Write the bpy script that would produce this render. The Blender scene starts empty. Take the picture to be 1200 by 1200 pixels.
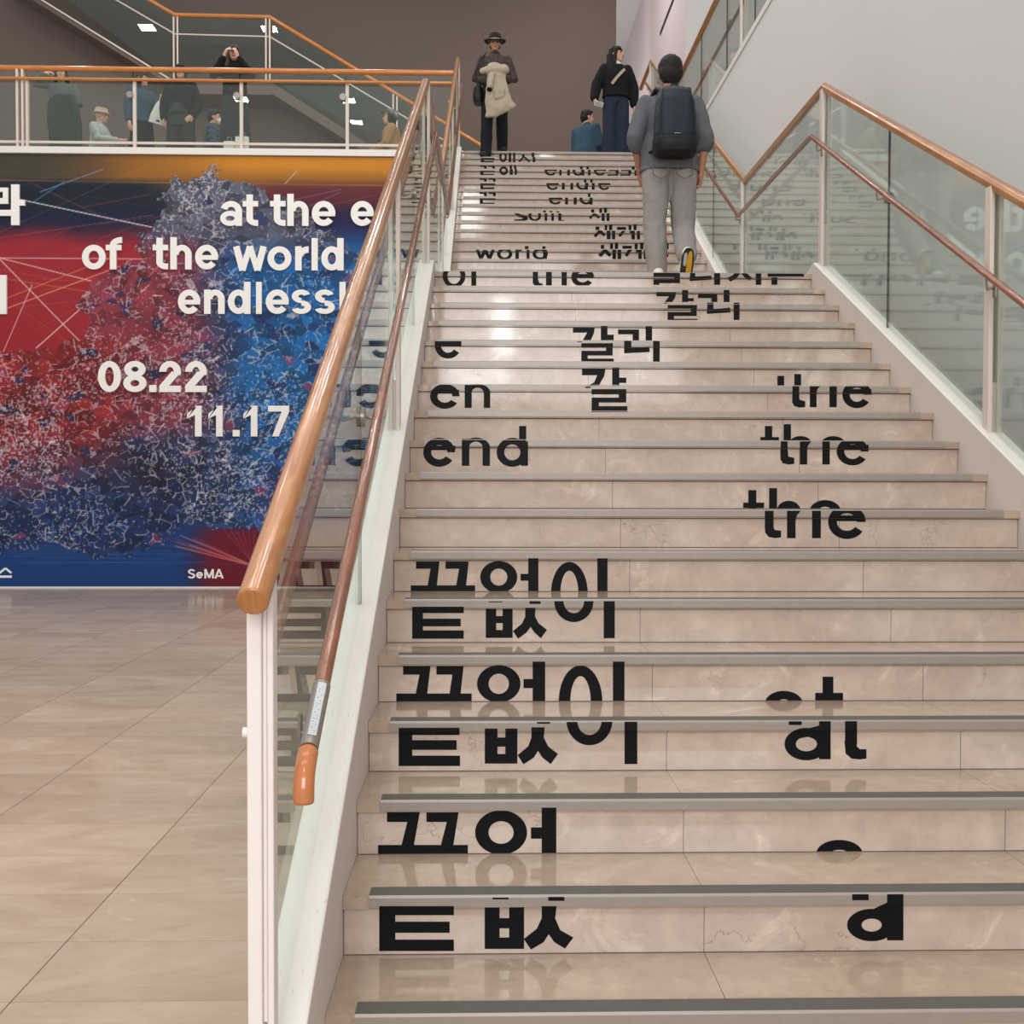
import bpy, bmesh, math, random
import numpy as np
from mathutils import Vector, Matrix, noise as mnoise

random.seed(7)
SC = bpy.context.scene
COL = SC.collection
PI = math.pi

# ------------------------------------------------------------------ camera
EYE = 1.40
FPX = 1250.0
YAW, PIT, ROL = 0.02333, -0.02397, 0.00237
_F = np.array([math.sin(YAW)*math.cos(PIT), math.cos(YAW)*math.cos(PIT), math.sin(PIT)])
_R0 = np.array([math.cos(YAW), -math.sin(YAW), 0.0])
_U0 = np.cross(_R0, _F)
_c, _s = math.cos(ROL), math.sin(ROL)
_R = _c*_R0 + _s*_U0
_U = -_s*_R0 + _c*_U0
cam_d = bpy.data.cameras.new('camera')
cam_d.sensor_width = 36.0
cam_d.lens = 36.0*FPX/1200.0
cam_d.clip_start = 0.05
cam_d.clip_end = 200
cam = bpy.data.objects.new('camera', cam_d)
COL.objects.link(cam)
cam.matrix_world = Matrix(((_R[0], _U[0], -_F[0], 0.0), (_R[1], _U[1], -_F[1], 0.0),
                           (_R[2], _U[2], -_F[2], EYE), (0, 0, 0, 1)))
SC.camera = cam

# ------------------------------------------------------------------ world, lights, exposure
SC.view_settings.view_transform = 'Standard'
SC.view_settings.look = 'None'
SC.view_settings.gamma = 1.0
SC.view_settings.use_curve_mapping = False
SC.view_settings.exposure = 0.25
SC.cycles.transparent_max_bounces = 24
SC.cycles.max_bounces = 10
SC.cycles.glossy_bounces = 6

W = bpy.data.worlds.new('hall_light')
SC.world = W
W.use_nodes = True
W.node_tree.nodes['Background'].inputs[0].default_value = (1.0, 0.975, 0.95, 1)
W.node_tree.nodes['Background'].inputs[1].default_value = 0.62


def area(name, loc, target, sx, sy, power, col=(1, 0.96, 0.91)):
    d = bpy.data.lights.new(name, 'AREA')
    d.shape = 'RECTANGLE'
    d.size, d.size_y = sx, sy
    d.energy = power
    d.color = col
    o = bpy.data.objects.new(name, d)
    COL.objects.link(o)
    o.location = loc
    o.rotation_euler = (Vector(target)-Vector(loc)).to_track_quat('-Z', 'Y').to_euler()
    return o


# rows of small ceiling lamps over the hall, the stairs and the upper floor
for gx in (-6.0, -3.4, -0.8, 1.6):
    for gy in (-1.0, 3.0, 7.0, 11.0):
        area('ceiling_lamp', (gx, gy, 10.8), (gx, gy, 0), 0.3, 0.3, 34)
for gx in (-7.0, -4.5, -2.0, 0.6):
    area('ceiling_lamp', (gx, 16.6, 10.8), (gx, 16.8, 0), 0.3, 0.3, 30)
area('corridor_wall_fill', (1.2, 17.6, 10.4), (3.0, 19.0, 8.0), 1.2, 0.8, 24)  # added fill light, brightens the corridor wall
area('daylight_entrance', (0.2, -9.0, 5.5), (0.2, 8, 1.5), 8, 5, 620, (1, 0.99, 0.98))
# added light panels floating behind the viewer to put highlights on the risers
area('glint_panel_low', (0.24, -4.0, 3.95), (0.3, 6, 2.3), 0.28, 1.15, 14, (0.95, 0.98, 1))
area('glint_panel_wide', (-0.12, -4.02, 3.03), (-0.1, 6, 2.0), 0.9, 0.40, 7, (0.95, 0.98, 1))
area('glint_panel_high', (-0.58, -4.0, 8.75), (-0.5, 12, 4.4), 0.8, 2.0, 80, (1, 0.98, 0.95))
area('corridor_ceiling_fill', (1.8, 21.3, 7.4), (2.3, 21.9, 11.0), 0.5, 0.5, 26)  # added fill aimed upwards to lighten the corridor ceiling


# ------------------------------------------------------------------ basic helpers
def ray(px, py):
    return _F + _R*((px-600.0)/FPX) - _U*((py-600.0)/FPX)


def at(px, py, Y=None, X=None, Z=None):
    """point of the place seen at a photo position, on the plane Y / X / Z = const"""
    d = ray(px, py)
    if Y is not None:
        t = Y/d[1]
    elif X is not None:
        t = X/d[0]
    else:
        t = (Z-EYE)/d[2]
    return Vector((d[0]*t, d[1]*t, EYE+d[2]*t))


def lin(c):
    return tuple(((v/255.0)/12.92 if v/255.0 <= 0.04045 else ((v/255.0+0.055)/1.055)**2.4) for v in c)


def tag(o, label=None, cat=None, group=None, kind=None):
    if label: o['label'] = label
    if cat: o['category'] = cat
    if group: o['group'] = group
    if kind: o['kind'] = kind
    return o


def empty(name, loc=(0, 0, 0), rz=0.0, label=None, cat=None, group=None):
    o = bpy.data.objects.new(name, None)
    o.empty_display_size = 0.1
    COL.objects.link(o)
    o.location = loc
    o.rotation_euler = (0, 0, rz)
    return tag(o, label, cat, group)


class MB:
    """collects closed shapes, links them as one mesh object"""
    def __init__(s):
        s.v, s.f, s.m = [], [], []

    def add(s, vs, fs, mat=0):
        b = len(s.v)
        s.v += [tuple(v) for v in vs]
        s.f += [tuple(b+i for i in f) for f in fs]
        s.m += [mat]*len(fs)
        return s

    def box(s, x0, y0, z0, x1, y1, z1, mat=0):
        v = [(x0, y0, z0), (x1, y0, z0), (x1, y1, z0), (x0, y1, z0), (x0, y0, z1), (x1, y0, z1), (x1, y1, z1), (x0, y1, z1)]
        return s.add(v, [(0, 3, 2, 1), (4, 5, 6, 7), (0, 1, 5, 4), (1, 2, 6, 5), (2, 3, 7, 6), (3, 0, 4, 7)], mat)

    def prism_x(s, yz, x0, x1, mat=0, fm=None):
        """polygon in the YZ plane extruded along X"""
        n = len(yz)
        v = [(x0, y, z) for y, z in yz]+[(x1, y, z) for y, z in yz]
        f = [tuple(range(n))[::-1], tuple(range(n, 2*n))]
        s.add(v, f, mat)
        for i in range(n):
            j = (i+1) % n
            s.add([v[i], v[j], v[n+j], v[n+i]], [(0, 1, 2, 3)], fm[i] if fm else mat)
        return s

    def prism_y(s, xz, y0, y1, mat=0):
        n = len(xz)
        v = [(x, y0, z) for x, z in xz]+[(x, y1, z) for x, z in xz]
        f = [tuple(range(n)), tuple(range(n, 2*n))[::-1]]
        f += [(i, n+i, n+(i+1) % n, (i+1) % n) for i in range(n)]
        return s.add(v, f, mat)

    def sweep(s, pts, r, seg=16, mat=0, ry=None):
        """round bar along a polyline with mitred corners"""
        pts = [Vector(p) for p in pts]
        ry = ry or r
        n = len(pts)
        dirs = [(pts[i+1]-pts[i]).normalized() for i in range(n-1)]
        up = Vector((0, 0, 1)) if abs(dirs[0].z) < 0.95 else Vector((1, 0, 0))
        a = dirs[0].cross(up).normalized()
        b = a.cross(dirs[0]).normalized()
        ring = [pts[0]+a*(r*math.cos(2*PI*k/seg))+b*(ry*math.sin(2*PI*k/seg)) for k in range(seg)]
        vs = list(ring)
        for i in range(1, n):
            d = dirs[i-1]
            if i < n-1:
                nrm = (dirs[i-1]+dirs[i]).normalized()
            else:
                nrm = d
            new = []
            for p in ring:
                t = (pts[i]-p).dot(nrm)/d.dot(nrm)
                new.append(p+d*t)
            vs += new
            ring = new
        fs = []
        for i in range(n-1):
            for k in range(seg):
                k2 = (k+1) % seg
                fs.append((i*seg+k, i*seg+k2, (i+1)*seg+k2, (i+1)*seg+k))
        fs.append(tuple(range(seg))[::-1])
        fs.append(tuple(range((n-1)*seg, n*seg)))
        return s.add(vs, fs, mat)

    def disc(s, c, ax, r, th, seg=20, mat=0):
        ax = Vector(ax).normalized()
        c = Vector(c)
        return s.sweep([c-ax*th/2, c+ax*th/2], r, seg, mat)

    def build(s, name, mats, parent=None, smooth=None, bevel=0.0, origin=None):
        me = bpy.data.meshes.new(name)
        vs = s.v
        if origin is not None:
            vs = [(x-origin[0], y-origin[1], z-origin[2]) for x, y, z in vs]
        me.from_pydata(vs, [], s.f)
        if not isinstance(mats, (list, tuple)): mats = [mats]
        for m in mats: me.materials.append(m)
        me.polygons.foreach_set('material_index', s.m)
        bm = bmesh.new()
        bm.from_mesh(me)
        bmesh.ops.remove_doubles(bm, verts=bm.verts, dist=1e-5)
        bmesh.ops.recalc_face_normals(bm, faces=bm.faces)
        if smooth is not None:
            for f in bm.faces: f.smooth = True
            for e in bm.edges:
                if len(e.link_faces) == 2 and e.calc_face_angle(0) > math.radians(smooth): e.smooth = False
        bm.to_mesh(me)
        bm.free()
        o = bpy.data.objects.new(name, me)
        COL.objects.link(o)
        if origin is not None: o.location = origin
        if parent is not None: o.parent = parent
        if bevel:
            bv = o.modifiers.new('bevel', 'BEVEL')
            bv.width = bevel
            bv.segments = 2
            bv.limit_method = 'ANGLE'
        return o


# ------------------------------------------------------------------ materials
class NT:
    def __init__(s, name):
        s.m = bpy.data.materials.new(name)
        s.m.use_nodes = True
        s.t = s.m.node_tree
        s.b = s.t.nodes['Principled BSDF']

    def n(s, typ, **kw):
        nd = s.t.nodes.new(typ)
        for k, v in kw.items():
            if hasattr(nd, k) and not k.startswith('i_'): setattr(nd, k, v)
        return nd

    def l(s, a, b): s.t.links.new(a, b)

    def math(s, op, a, b=None, c=None):
        nd = s.t.nodes.new('ShaderNodeMath')
        nd.operation = op
        for i, v in enumerate((a, b, c)):
            if v is None: continue
            if isinstance(v, (int, float)): nd.inputs[i].default_value = v
            else: s.l(v, nd.inputs[i])
        return nd.outputs[0]

    def mix(s, f, a, b, blend='MIX'):
        nd = s.t.nodes.new('ShaderNodeMix')
        nd.data_type = 'RGBA'
        nd.blend_type = blend
        for sock, v in ((nd.inputs[0], f), (nd.inputs[6], a), (nd.inputs[7], b)):
            if isinstance(v, (int, float)): sock.default_value = v
            elif isinstance(v, tuple): sock.default_value = (*v, 1)
            else: s.l(v, sock)
        return nd.outputs[2]

    def noise(s, vec, scale, detail=4, rough=0.55, dist=0.0):
        nd = s.t.nodes.new('ShaderNodeTexNoise')
        nd.inputs['Scale'].default_value = scale
        nd.inputs['Detail'].default_value = detail
        nd.inputs['Roughness'].default_value = rough
        nd.inputs['Distortion'].default_value = dist
        if vec is not None: s.l(vec, nd.inputs['Vector'])
        return nd.outputs[0]

    def ramp(s, f, stops):
        nd = s.t.nodes.new('ShaderNodeValToRGB')
        r = nd.color_ramp
        while len(r.elements) < len(stops): r.elements.new(0.5)
        for e, (p, c) in zip(r.elements, stops):
            e.position = p
            e.color = (*c, 1) if isinstance(c, tuple) else (c, c, c, 1)
        s.l(f, nd.inputs[0])
        return nd.outputs[0]

    def coord(s, kind='Object', scale=None, rnd=False):
        tc = s.t.nodes.new('ShaderNodeTexCoord')
        v = tc.outputs[kind]
        if rnd:
            oi = s.t.nodes.new('ShaderNodeObjectInfo')
            ad = s.t.nodes.new('ShaderNodeVectorMath')
            ad.operation = 'ADD'
            k = s.math('MULTIPLY', oi.outputs['Random'], 37.0)
            s.l(v, ad.inputs[0])
            s.l(k, ad.inputs[1])
            v = ad.outputs[0]
        if scale:
            mp = s.t.nodes.new('ShaderNodeMapping')
            mp.inputs['Scale'].default_value = scale
            s.l(v, mp.inputs[0])
            v = mp.outputs[0]
        return v

    def bump(s, h, strength=0.2, dist=0.01):
        b = s.t.nodes.new('ShaderNodeBump')
        b.inputs['Strength'].default_value = strength
        b.inputs['Distance'].default_value = dist
        s.l(h, b.inputs['Height'])
        s.l(b.outputs[0], s.b.inputs['Normal'])


def plain(name, rgb, rough=0.5, metal=0.0, var=0.06, nscale=8.0, bump=0.0, spec=0.5, coat=0.0):
    k = NT(name)
    c = lin(rgb)
    v = k.coord('Object')
    f = k.noise(v, nscale, 4)
    col = k.mix(f, tuple(x*(1-var) for x in c), tuple(min(1, x*(1+var)) for x in c))
    k.l(col, k.b.inputs['Base Color'])
    k.b.inputs['Roughness'].default_value = rough
    k.b.inputs['Metallic'].default_value = metal
    k.b.inputs['Specular IOR Level'].default_value = spec
    k.b.inputs['Coat Weight'].default_value = coat
    if bump:
        k.bump(k.noise(v, nscale*4, 3), bump, 0.01)
    return k.m


def marble(name, c0, c1, vein, rough, joint_x0, joint_w, jd=0.0016):
    k = NT(name)
    v = k.coord('Object', rnd=True)
    n1 = k.noise(v, 2.6, 6, 0.6, 0.6)
    n2 = k.noise(v, 14.0, 5, 0.65)
    base = k.mix(k.ramp(n1, [(0.32, 0.0), (0.68, 1.0)]), c0, c1)
    base = k.mix(k.math('MULTIPLY', k.ramp(n2, [(0.35, 0.0), (0.75, 1.0)]), 0.55), base, tuple(x*0.74 for x in c0))
    vr = k.t.nodes.new('ShaderNodeTexVoronoi')
    vr.feature = 'DISTANCE_TO_EDGE'
    vr.inputs['Scale'].default_value = 3.4
    ad = k.t.nodes.new('ShaderNodeVectorMath')
    ad.operation = 'MULTIPLY_ADD'
    nn = k.t.nodes.new('ShaderNodeTexNoise')
    nn.inputs['Scale'].default_value = 5.0
    nn.inputs['Detail'].default_value = 5
    k.l(v, nn.inputs['Vector'])
    k.l(nn.outputs['Color'], ad.inputs[0])
    ad.inputs[1].default_value = (0.45, 0.45, 0.45)
    k.l(v, ad.inputs[2])
    k.l(ad.outputs[0], vr.inputs['Vector'])
    ve = k.ramp(vr.outputs[0], [(0.0, 1.0), (0.008, 0.0)])
    msk = k.ramp(k.noise(v, 1.9, 2), [(0.5, 0.0), (0.66, 1.0)])
    base = k.mix(k.math('MULTIPLY', k.math('MULTIPLY', ve, msk), 0.6), base, vein)
    wh = k.ramp(k.noise(v, 4.2, 7, 0.7, 1.2), [(0.57, 0.0), (0.70, 0.75)])
    base = k.mix(wh, base, tuple(min(1, x*1.18) for x in c1))
    # joints between the slabs
    sx = k.t.nodes.new('ShaderNodeSeparateXYZ')
    k.l(k.coord('Object'), sx.inputs[0])
    u = k.math('FRACT', k.math('DIVIDE', k.math('SUBTRACT', sx.outputs[0], joint_x0), joint_w))
    jt = k.math('LESS_THAN', u, jd/joint_w)
    base = k.mix(jt, base, lin((70, 58, 50)))
    k.l(base, k.b.inputs['Base Color'])
    k.l(k.math('ADD', k.math('MULTIPLY', n2, 0.05), rough), k.b.inputs['Roughness'])
    return k.m


def make_floor_mat():
    k = NT('floor_tile')
    sx = k.t.nodes.new('ShaderNodeSeparateXYZ')
    v = k.coord('Object')
    k.l(v, sx.inputs[0])
    a = k.math('DIVIDE', k.math('SUBTRACT', sx.outputs[0], -1.29), 0.774)
    b = k.math('DIVIDE', k.math('SUBTRACT', sx.outputs[1], 3.27), 0.384)
    fa, fb = k.math('FLOOR', a), k.math('FLOOR', b)
    cb = k.t.nodes.new('ShaderNodeCombineXYZ')
    k.l(fa, cb.inputs[0])
    k.l(fb, cb.inputs[1])
    wn = k.t.nodes.new('ShaderNodeTexWhiteNoise')
    k.l(cb.outputs[0], wn.inputs[0])
    ad = k.t.nodes.new('ShaderNodeVectorMath')
    ad.operation = 'MULTIPLY_ADD'
    k.l(wn.outputs['Color'], ad.inputs[0])
    ad.inputs[1].default_value = (9, 9, 9)
    k.l(v, ad.inputs[2])
    mp = k.t.nodes.new('ShaderNodeMapping')
    mp.inputs['Scale'].default_value = (1.0, 2.2, 1)
    mp.inputs['Rotation'].default_value = (0, 0, 0.25)
    k.l(ad.outputs[0], mp.inputs[0])
    n1 = k.noise(mp.outputs[0], 1.6, 7, 0.62, 1.0)
    n2 = k.noise(mp.outputs[0], 9.0, 5, 0.6)
    base = k.mix(k.ramp(n1, [(0.3, 0.0), (0.7, 1.0)]), lin((172, 152, 134)), lin((196, 180, 163)))
    base = k.mix(k.math('MULTIPLY', n2, 0.35), base, lin((150, 128, 110)))
    base = k.mix(k.ramp(k.noise(mp.outputs[0], 3.2, 6, 0.7, 1.4), [(0.6, 0.0), (0.72, 0.55)]), base, lin((206, 194, 180)))
    hs = k.t.nodes.new('ShaderNodeHueSaturation')
    k.l(base, hs.inputs['Color'])
    k.l(k.math('ADD', k.math('MULTIPLY', wn.outputs['Value'], 0.17), 0.93), hs.inputs['Value'])
    base = hs.outputs[0]
    j1 = k.math('LESS_THAN', k.math('FRACT', a), 0.0045)
    j2 = k.math('LESS_THAN', k.math('FRACT', b), 0.006)
    base = k.mix(k.math('MULTIPLY', j2, 0.55), base, lin((104, 88, 76)))
    base = k.mix(k.math('MULTIPLY', j1, 0.9), base, lin((70, 58, 50)))
    k.l(base, k.b.inputs['Base Color'])
    k.l(k.math('ADD', k.math('MULTIPLY', n2, 0.10), 0.10), k.b.inputs['Roughness'])
    k.b.inputs['Specular IOR Level'].default_value = 0.07
    return k.m


def make_wood(name, c0, c1, rough=0.22, scale=(6, 0.6, 0.6), marks=True):
    k = NT(name)
    v = k.coord('Object', scale)
    n1 = k.noise(v, 9.0, 6, 0.6, 0.8)
    base = k.mix(k.ramp(n1, [(0.3, 0.0), (0.7, 1.0)]), c0, c1)
    if marks:
        mk = k.ramp(k.noise(k.coord('Object', (14, 5, 5)), 3.0, 3, 0.5, 1.5), [(0.70, 0.0), (0.76, 0.6)])
        base = k.mix(mk, base, tuple(x*0.45 for x in c0))
    k.l(base, k.b.inputs['Base Color'])
    k.b.inputs['Roughness'].default_value = rough
    k.b.inputs['Coat Weight'].default_value = 0.35
    k.b.inputs['Coat Roughness'].default_value = 0.12
    return k.m


def make_glass(name, tint, ior=1.5):
    m = bpy.data.materials.new(name)
    m.use_nodes = True
    t = m.node_tree
    t.nodes.remove(t.nodes['Principled BSDF'])
    out = t.nodes['Material Output']
    tr = t.nodes.new('ShaderNodeBsdfTransparent')
    tr.inputs[0].default_value = (*tint, 1)
    gl = t.nodes.new('ShaderNodeBsdfGlossy')
    gl.inputs['Roughness'].default_value = 0.0
    gl.inputs[0].default_value = (0.93, 0.98, 0.95, 1)
    fr = t.nodes.new('ShaderNodeFresnel')
    ge = t.nodes.new('ShaderNodeNewGeometry')
    ri = t.nodes.new('ShaderNodeMix')                      # same pane reflection from either face
    ri.inputs[2].default_value = ior
    ri.inputs[3].default_value = 1.0/ior
    t.links.new(ge.outputs['Backfacing'], ri.inputs[0])
    t.links.new(ri.outputs[0], fr.inputs[0])
    mx = t.nodes.new('ShaderNodeMixShader')
    t.links.new(fr.outputs[0], mx.inputs[0])
    t.links.new(tr.outputs[0], mx.inputs[1])
    t.links.new(gl.outputs[0], mx.inputs[2])
    t.links.new(mx.outputs[0], out.inputs[0])
    return m


def make_plaster(name, c, var=0.03):
    k = NT(name)
    v = k.coord('Object')
    n = k.noise(v, 0.7, 3)
    k.l(k.mix(n, tuple(x*(1-var) for x in c), tuple(min(1, x*(1+var)) for x in c)), k.b.inputs['Base Color'])
    k.b.inputs['Roughness'].default_value = 0.75
    k.b.inputs['Specular IOR Level'].default_value = 0.2
    k.bump(k.noise(v, 120, 2), 0.06, 0.002)
    return k.m


def make_worn_paint(name):
    k = NT(name)
    v = k.coord('Object', (3, 1, 1))
    base = k.mix(k.noise(v, 3, 5, 0.7), lin((214, 206, 200)), lin((236, 230, 225)))
    mk = k.ramp(k.noise(k.coord('Object', (30, 3, 12)), 5.0, 6, 0.7), [(0.62, 0.0), (0.70, 0.75)])
    base = k.mix(mk, base, lin((168, 152, 140)))
    k.l(base, k.b.inputs['Base Color'])
    k.b.inputs['Roughness'].default_value = 0.45
    return k.m


M = {}
JW = 0.9
XL, XR = -0.3553, 2.1859
M['riser'] = marble('marble_riser', lin((186, 167, 154)), lin((206, 190, 178)), lin((118, 90, 74)), 0.05, XL-0.0008, JW)
M['tread'] = marble('marble_tread', lin((168, 148, 131)), lin((188, 169, 151)), lin((118, 90, 74)), 0.06, XL-0.0008, JW)
M['floor'] = make_floor_mat()
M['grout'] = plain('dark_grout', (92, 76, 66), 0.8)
M['strip'] = plain('brushed_aluminium', (152, 143, 136), 0.36, 0.2, 0.08, 30)
M['rubber'] = plain('worn_rubber_insert', (84, 81, 77), 0.6, 0, 0.15, 40)
M['vinyl'] = plain('black_vinyl', (10, 11, 15), 0.5, 0, 0.1, spec=0.14)
M['white_wall'] = make_plaster('white_plaster', lin((205, 203, 203)))
M['pink_lit_wall'] = make_plaster('pink_lit_plaster', lin((206, 193, 196)))  # pinkish bounce light mixed into the plaster colour
M['brown_wall'] = make_plaster('brown_grey_plaster', lin((104, 92, 86)))
M['side_stone'] = make_plaster('grey_beige_stucco', lin((208, 199, 191)), 0.10)
M['curb'] = make_worn_paint('worn_white_paint')
M['paint'] = plain('cream_steel_paint', (212, 199, 190), 0.4, 0, 0.05, 6)
M['newel'] = plain('white_steel_paint', (228, 222, 220), 0.4, 0, 0.05, 20)
M['white_trim'] = plain('white_trim_paint', (226, 222, 218), 0.4, 0, 0.03)
M['wood'] = make_wood('oak_handrail', lin((148, 92, 48)), lin((182, 126, 72)))
M['wood_orange'] = make_wood('oiled_handrail', lin((176, 104, 44)), lin((206, 134, 66)), 0.25, (0.5, 6, 6))
M['wood_dark'] = make_wood('brown_handrail', lin((112, 62, 40)), lin((148, 88, 60)), 0.2, marks=False)
M['orange_cap'] = plain('orange_varnish', (186, 114, 66), 0.18, 0, 0.06, 20, coat=0.5)
M['steel'] = plain('grey_steel', (150, 142, 134), 0.35, 0.6, 0.05)
M['plate'] = plain('silver_plate', (176, 180, 184), 0.3, 0.4, 0.08, 60)
M['gasket'] = plain('black_gasket', (30, 32, 32), 0.6)
M['glass'] = make_glass('clear_green_glass', (0.93, 0.97, 0.95))
M['glass_dark'] = make_glass('smoked_glass', (0.70, 0.75, 0.73))
M['letter'] = plain('white_letter', (240, 238, 234), 0.45, 0, 0.02)
M['skin'] = plain('skin', (206, 158, 132), 0.5, 0, 0.05, 20)
M['skin_tan'] = plain('tanned_skin', (170, 118, 94), 0.5, 0, 0.06, 20)
M['hair'] = plain('black_hair', (22, 18, 18), 0.6, 0, 0.2, 60, bump=0.4, spec=.3)
M['hair_brown'] = plain('brown_hair', (52, 34, 30), 0.45, 0, 0.2, 60, bump=0.4)
M['eye'] = plain('dark_eye', (24, 18, 16), 0.2)
M['lip'] = plain('lip', (150, 82, 76), 0.5)


def fabric(name, rgb, var=0.14, sc=40, rough=0.85):
    return plain(name, rgb, rough, 0, var, sc, bump=0.25, spec=0.25)


def plaid(name, c0, c1, c2, sc=26):
    k = NT(name)
    sx = k.t.nodes.new('ShaderNodeSeparateXYZ')
    k.l(k.coord('Object'), sx.inputs[0])
    a = k.math('GREATER_THAN', k.math('SINE', k.math('MULTIPLY', sx.outputs[0], sc*3.0)), 0.2)
    b = k.math('GREATER_THAN', k.math('SINE', k.math('MULTIPLY', sx.outputs[2], sc*3.0)), 0.2)
    base = k.mix(k.math('MULTIPLY', a, 0.6), lin(c0), lin(c1))
    base = k.mix(k.math('MULTIPLY', b, 0.5), base, lin(c2))
    k.l(base, k.b.inputs['Base Color'])
    k.b.inputs['Roughness'].default_value = 0.85
    return k.m


def blotch(name, c0, c1, c2, sc=30):
    k = NT(name)
    v = k.coord('Object')
    base = k.mix(k.ramp(k.noise(v, sc, 2), [(0.47, 0.0), (0.5, 1.0)]), lin(c0), lin(c1))
    base = k.mix(k.ramp(k.noise(v, sc*0.8, 2, 0.5, 2.0), [(0.55, 0.0), (0.58, 1.0)]), base, lin(c2))
    k.l(base, k.b.inputs['Base Color'])
    k.b.inputs['Roughness'].default_value = 0.85
    return k.m


# ------------------------------------------------------------------ measures of the stairs
RI, GO, Y0, AI = 0.152947, 0.285, 2.04633, 8.62041          # rise, going, first offset, eye in rises
YL2, RI2, GO2 = 9.49703, 0.164112, 0.284322


def s1(i): return Y0+i*GO, EYE+(i-AI)*RI                    # nosing of step i, lower flight


ZLAND = s1(18)[1]
YLAND = s1(18)[0]


def s2(j): return YL2+(j-1)*GO2, ZLAND+j*RI2                # nosing of step j, upper flight


YTOP, ZTOP = s2(19)

# ------------------------------------------------------------------ setting
mb = MB()
mb.box(-11, -13, -0.3, 4.0, 15.2, 0)
tag(mb.build('floor', M['floor']), kind='structure')
# upper floor: behind the stair head, and along the right side
mb = MB()
mb.box(-11, YTOP+0.02, ZTOP-0.06, -0.46, 21.0, ZTOP)
mb.box(-0.46, YTOP+0.30, ZTOP-0.06, 2.62, 21.0, ZTOP)
mb.box(2.74, 2.0, ZTOP-0.06, 6.5, 26.0, ZTOP)
mb.box(2.62, 14.9, ZTOP-0.06, 2.74, 26.0, ZTOP)
mb.box(2.3, 21.0, ZTOP-0.06, 2.62, 26.0, ZTOP)
tag(mb.build('floor_upper', M['floor']), kind='structure')
mb = MB()
mb.box(-11, 14.80, 0, XL-0.11, 15.0, ZTOP-0.07)
tag(mb.build('wall_under_balcony', M['white_wall']), kind='structure')
XW = 2.627
mb = MB()
mb.box(XW, -3.0, 0, XW+0.11, 14.9, ZTOP-0.005)
tag(mb.build('wall_right', M['white_wall']), kind='structure')
mb = MB()
mb.box(XW-0.012, -3.0, ZTOP-0.05, XW+0.012, 14.9, ZTOP+0.012)
tag(mb.build('trim_1', M['white_trim']), kind='structure')
mb = MB()
mb.box(-11, 20.2, ZTOP-0.5, at(722, 60, Y=20.2).x, 20.4, 12.5)
tag(mb.build('wall_back', M['brown_wall']), kind='structure')
XP = 3.0
ycor = 16.3
mb = MB()
zpt = EYE+9.55
mb.box(XP, ycor, ZTOP, XP+0.2, 26.0, zpt)
tag(mb.build('wall_corridor', M['pink_lit_wall']), kind='structure')
mb = MB()
mb.box(XP+0.2, ycor, ZTOP, 6.5, ycor+0.2, 14)
mb.box(XP, ycor, zpt, XP+0.2, ycor+0.2, 14)
mb.box(XP, ycor-0.006, ZTOP, XP+0.2, ycor, zpt)
tag(mb.build('wall_upper_right', M['white_wall']), kind='structure')
mb = MB()
mb.box(0.5, 20.4, zpt, XP+0.2, 26, zpt+0.2)
tag(mb.build('ceiling', M['white_wall']), kind='structure')
mb = MB()
mb.box(0.5, 26.0, ZTOP, XP+0.2, 26.2, zpt)
tag(mb.build('wall_corridor_end', M['white_wall']), kind='structure')
# dark slot running along the corridor wall
pa, pb = at(790, -2, X=XP), at(774, 41, X=XP)
mb = MB()
mb.box(XP-0.012, pa.y, pa.z-0.03, XP+0.003, pb.y, pa.z+0.03)
tag(mb.build('wall_track', M['gasket']), 'thin black track running high along the pale corridor wall', 'track')

# ------------------------------------------------------------------ stairs
STEPS = {}


def make_flight(root, n0, n1, fn, zfirst, last_depth):
    for i in range(n0, n1+1):
        y, z = fn(i)
        zp = fn(i-1)[1] if i > n0 else zfirst
        yn = fn(i+1)[0]+0.016 if i < n1 else y+last_depth
        m = MB()
        m.box(XL, y, z-0.032, XR, yn, z, 1)                      # tread slab
        m.box(XL+0.002, y+0.016, zp-0.001, XR-0.002, y+0.04, z-0.032)   # riser slab
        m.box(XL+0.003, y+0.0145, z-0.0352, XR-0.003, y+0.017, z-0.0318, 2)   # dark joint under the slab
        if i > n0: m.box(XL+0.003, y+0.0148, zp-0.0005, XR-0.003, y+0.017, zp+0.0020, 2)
        m.box(XL+0.03, y+0.04, 0.0 if fn is s1 else ZLAND-0.03, XR-0.03, yn-0.001, z-0.032)   # body of the stair
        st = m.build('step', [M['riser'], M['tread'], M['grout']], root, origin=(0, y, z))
        st.location = (0, y-root.location.y, z-root.location.z)
        # metal edge with a dark rubber insert
        a, b = XL+0.066, XR-0.07
        q = MB()
        prof = [(-0.008, -0.026), (-0.008, -0.002), (-0.004, 0.004), (0.052, 0.004), (0.052, 0.0005), (-0.0005, 0.0005), (-0.0005, -0.026)]
        fm = [0, 0, 1, 1, 0, 0, 0]
        q.prism_x(prof, a, b, 0, fm)
        q.build('nosing_strip', [M['strip'], M['rubber']], st)
        STEPS[(1 if fn is s1 else 2, i)] = (st, y, z, zp)


fl1 = empty('staircase', (0, Y0, 0), 0, 'lower flight of beige marble stairs with black lettering, below the landing', 'stairs')
fl2 = empty('staircase', (0, YL2, ZLAND), 0, 'upper flight of beige marble stairs beyond the landing, under the man in a hat', 'stairs')
make_flight(fl1, 1, 18, s1, 0.0, YL2-YLAND+0.03)
make_flight(fl2, 1, 19, s2, ZLAND, 0.31)


# curbs at both sides of each flight
def nose_line1(y): return EYE+((y-Y0)/GO-AI)*RI


def nose_line2(y): return ZLAND+((y-YL2)/GO2+1)*RI2


CW = 0.10


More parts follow.
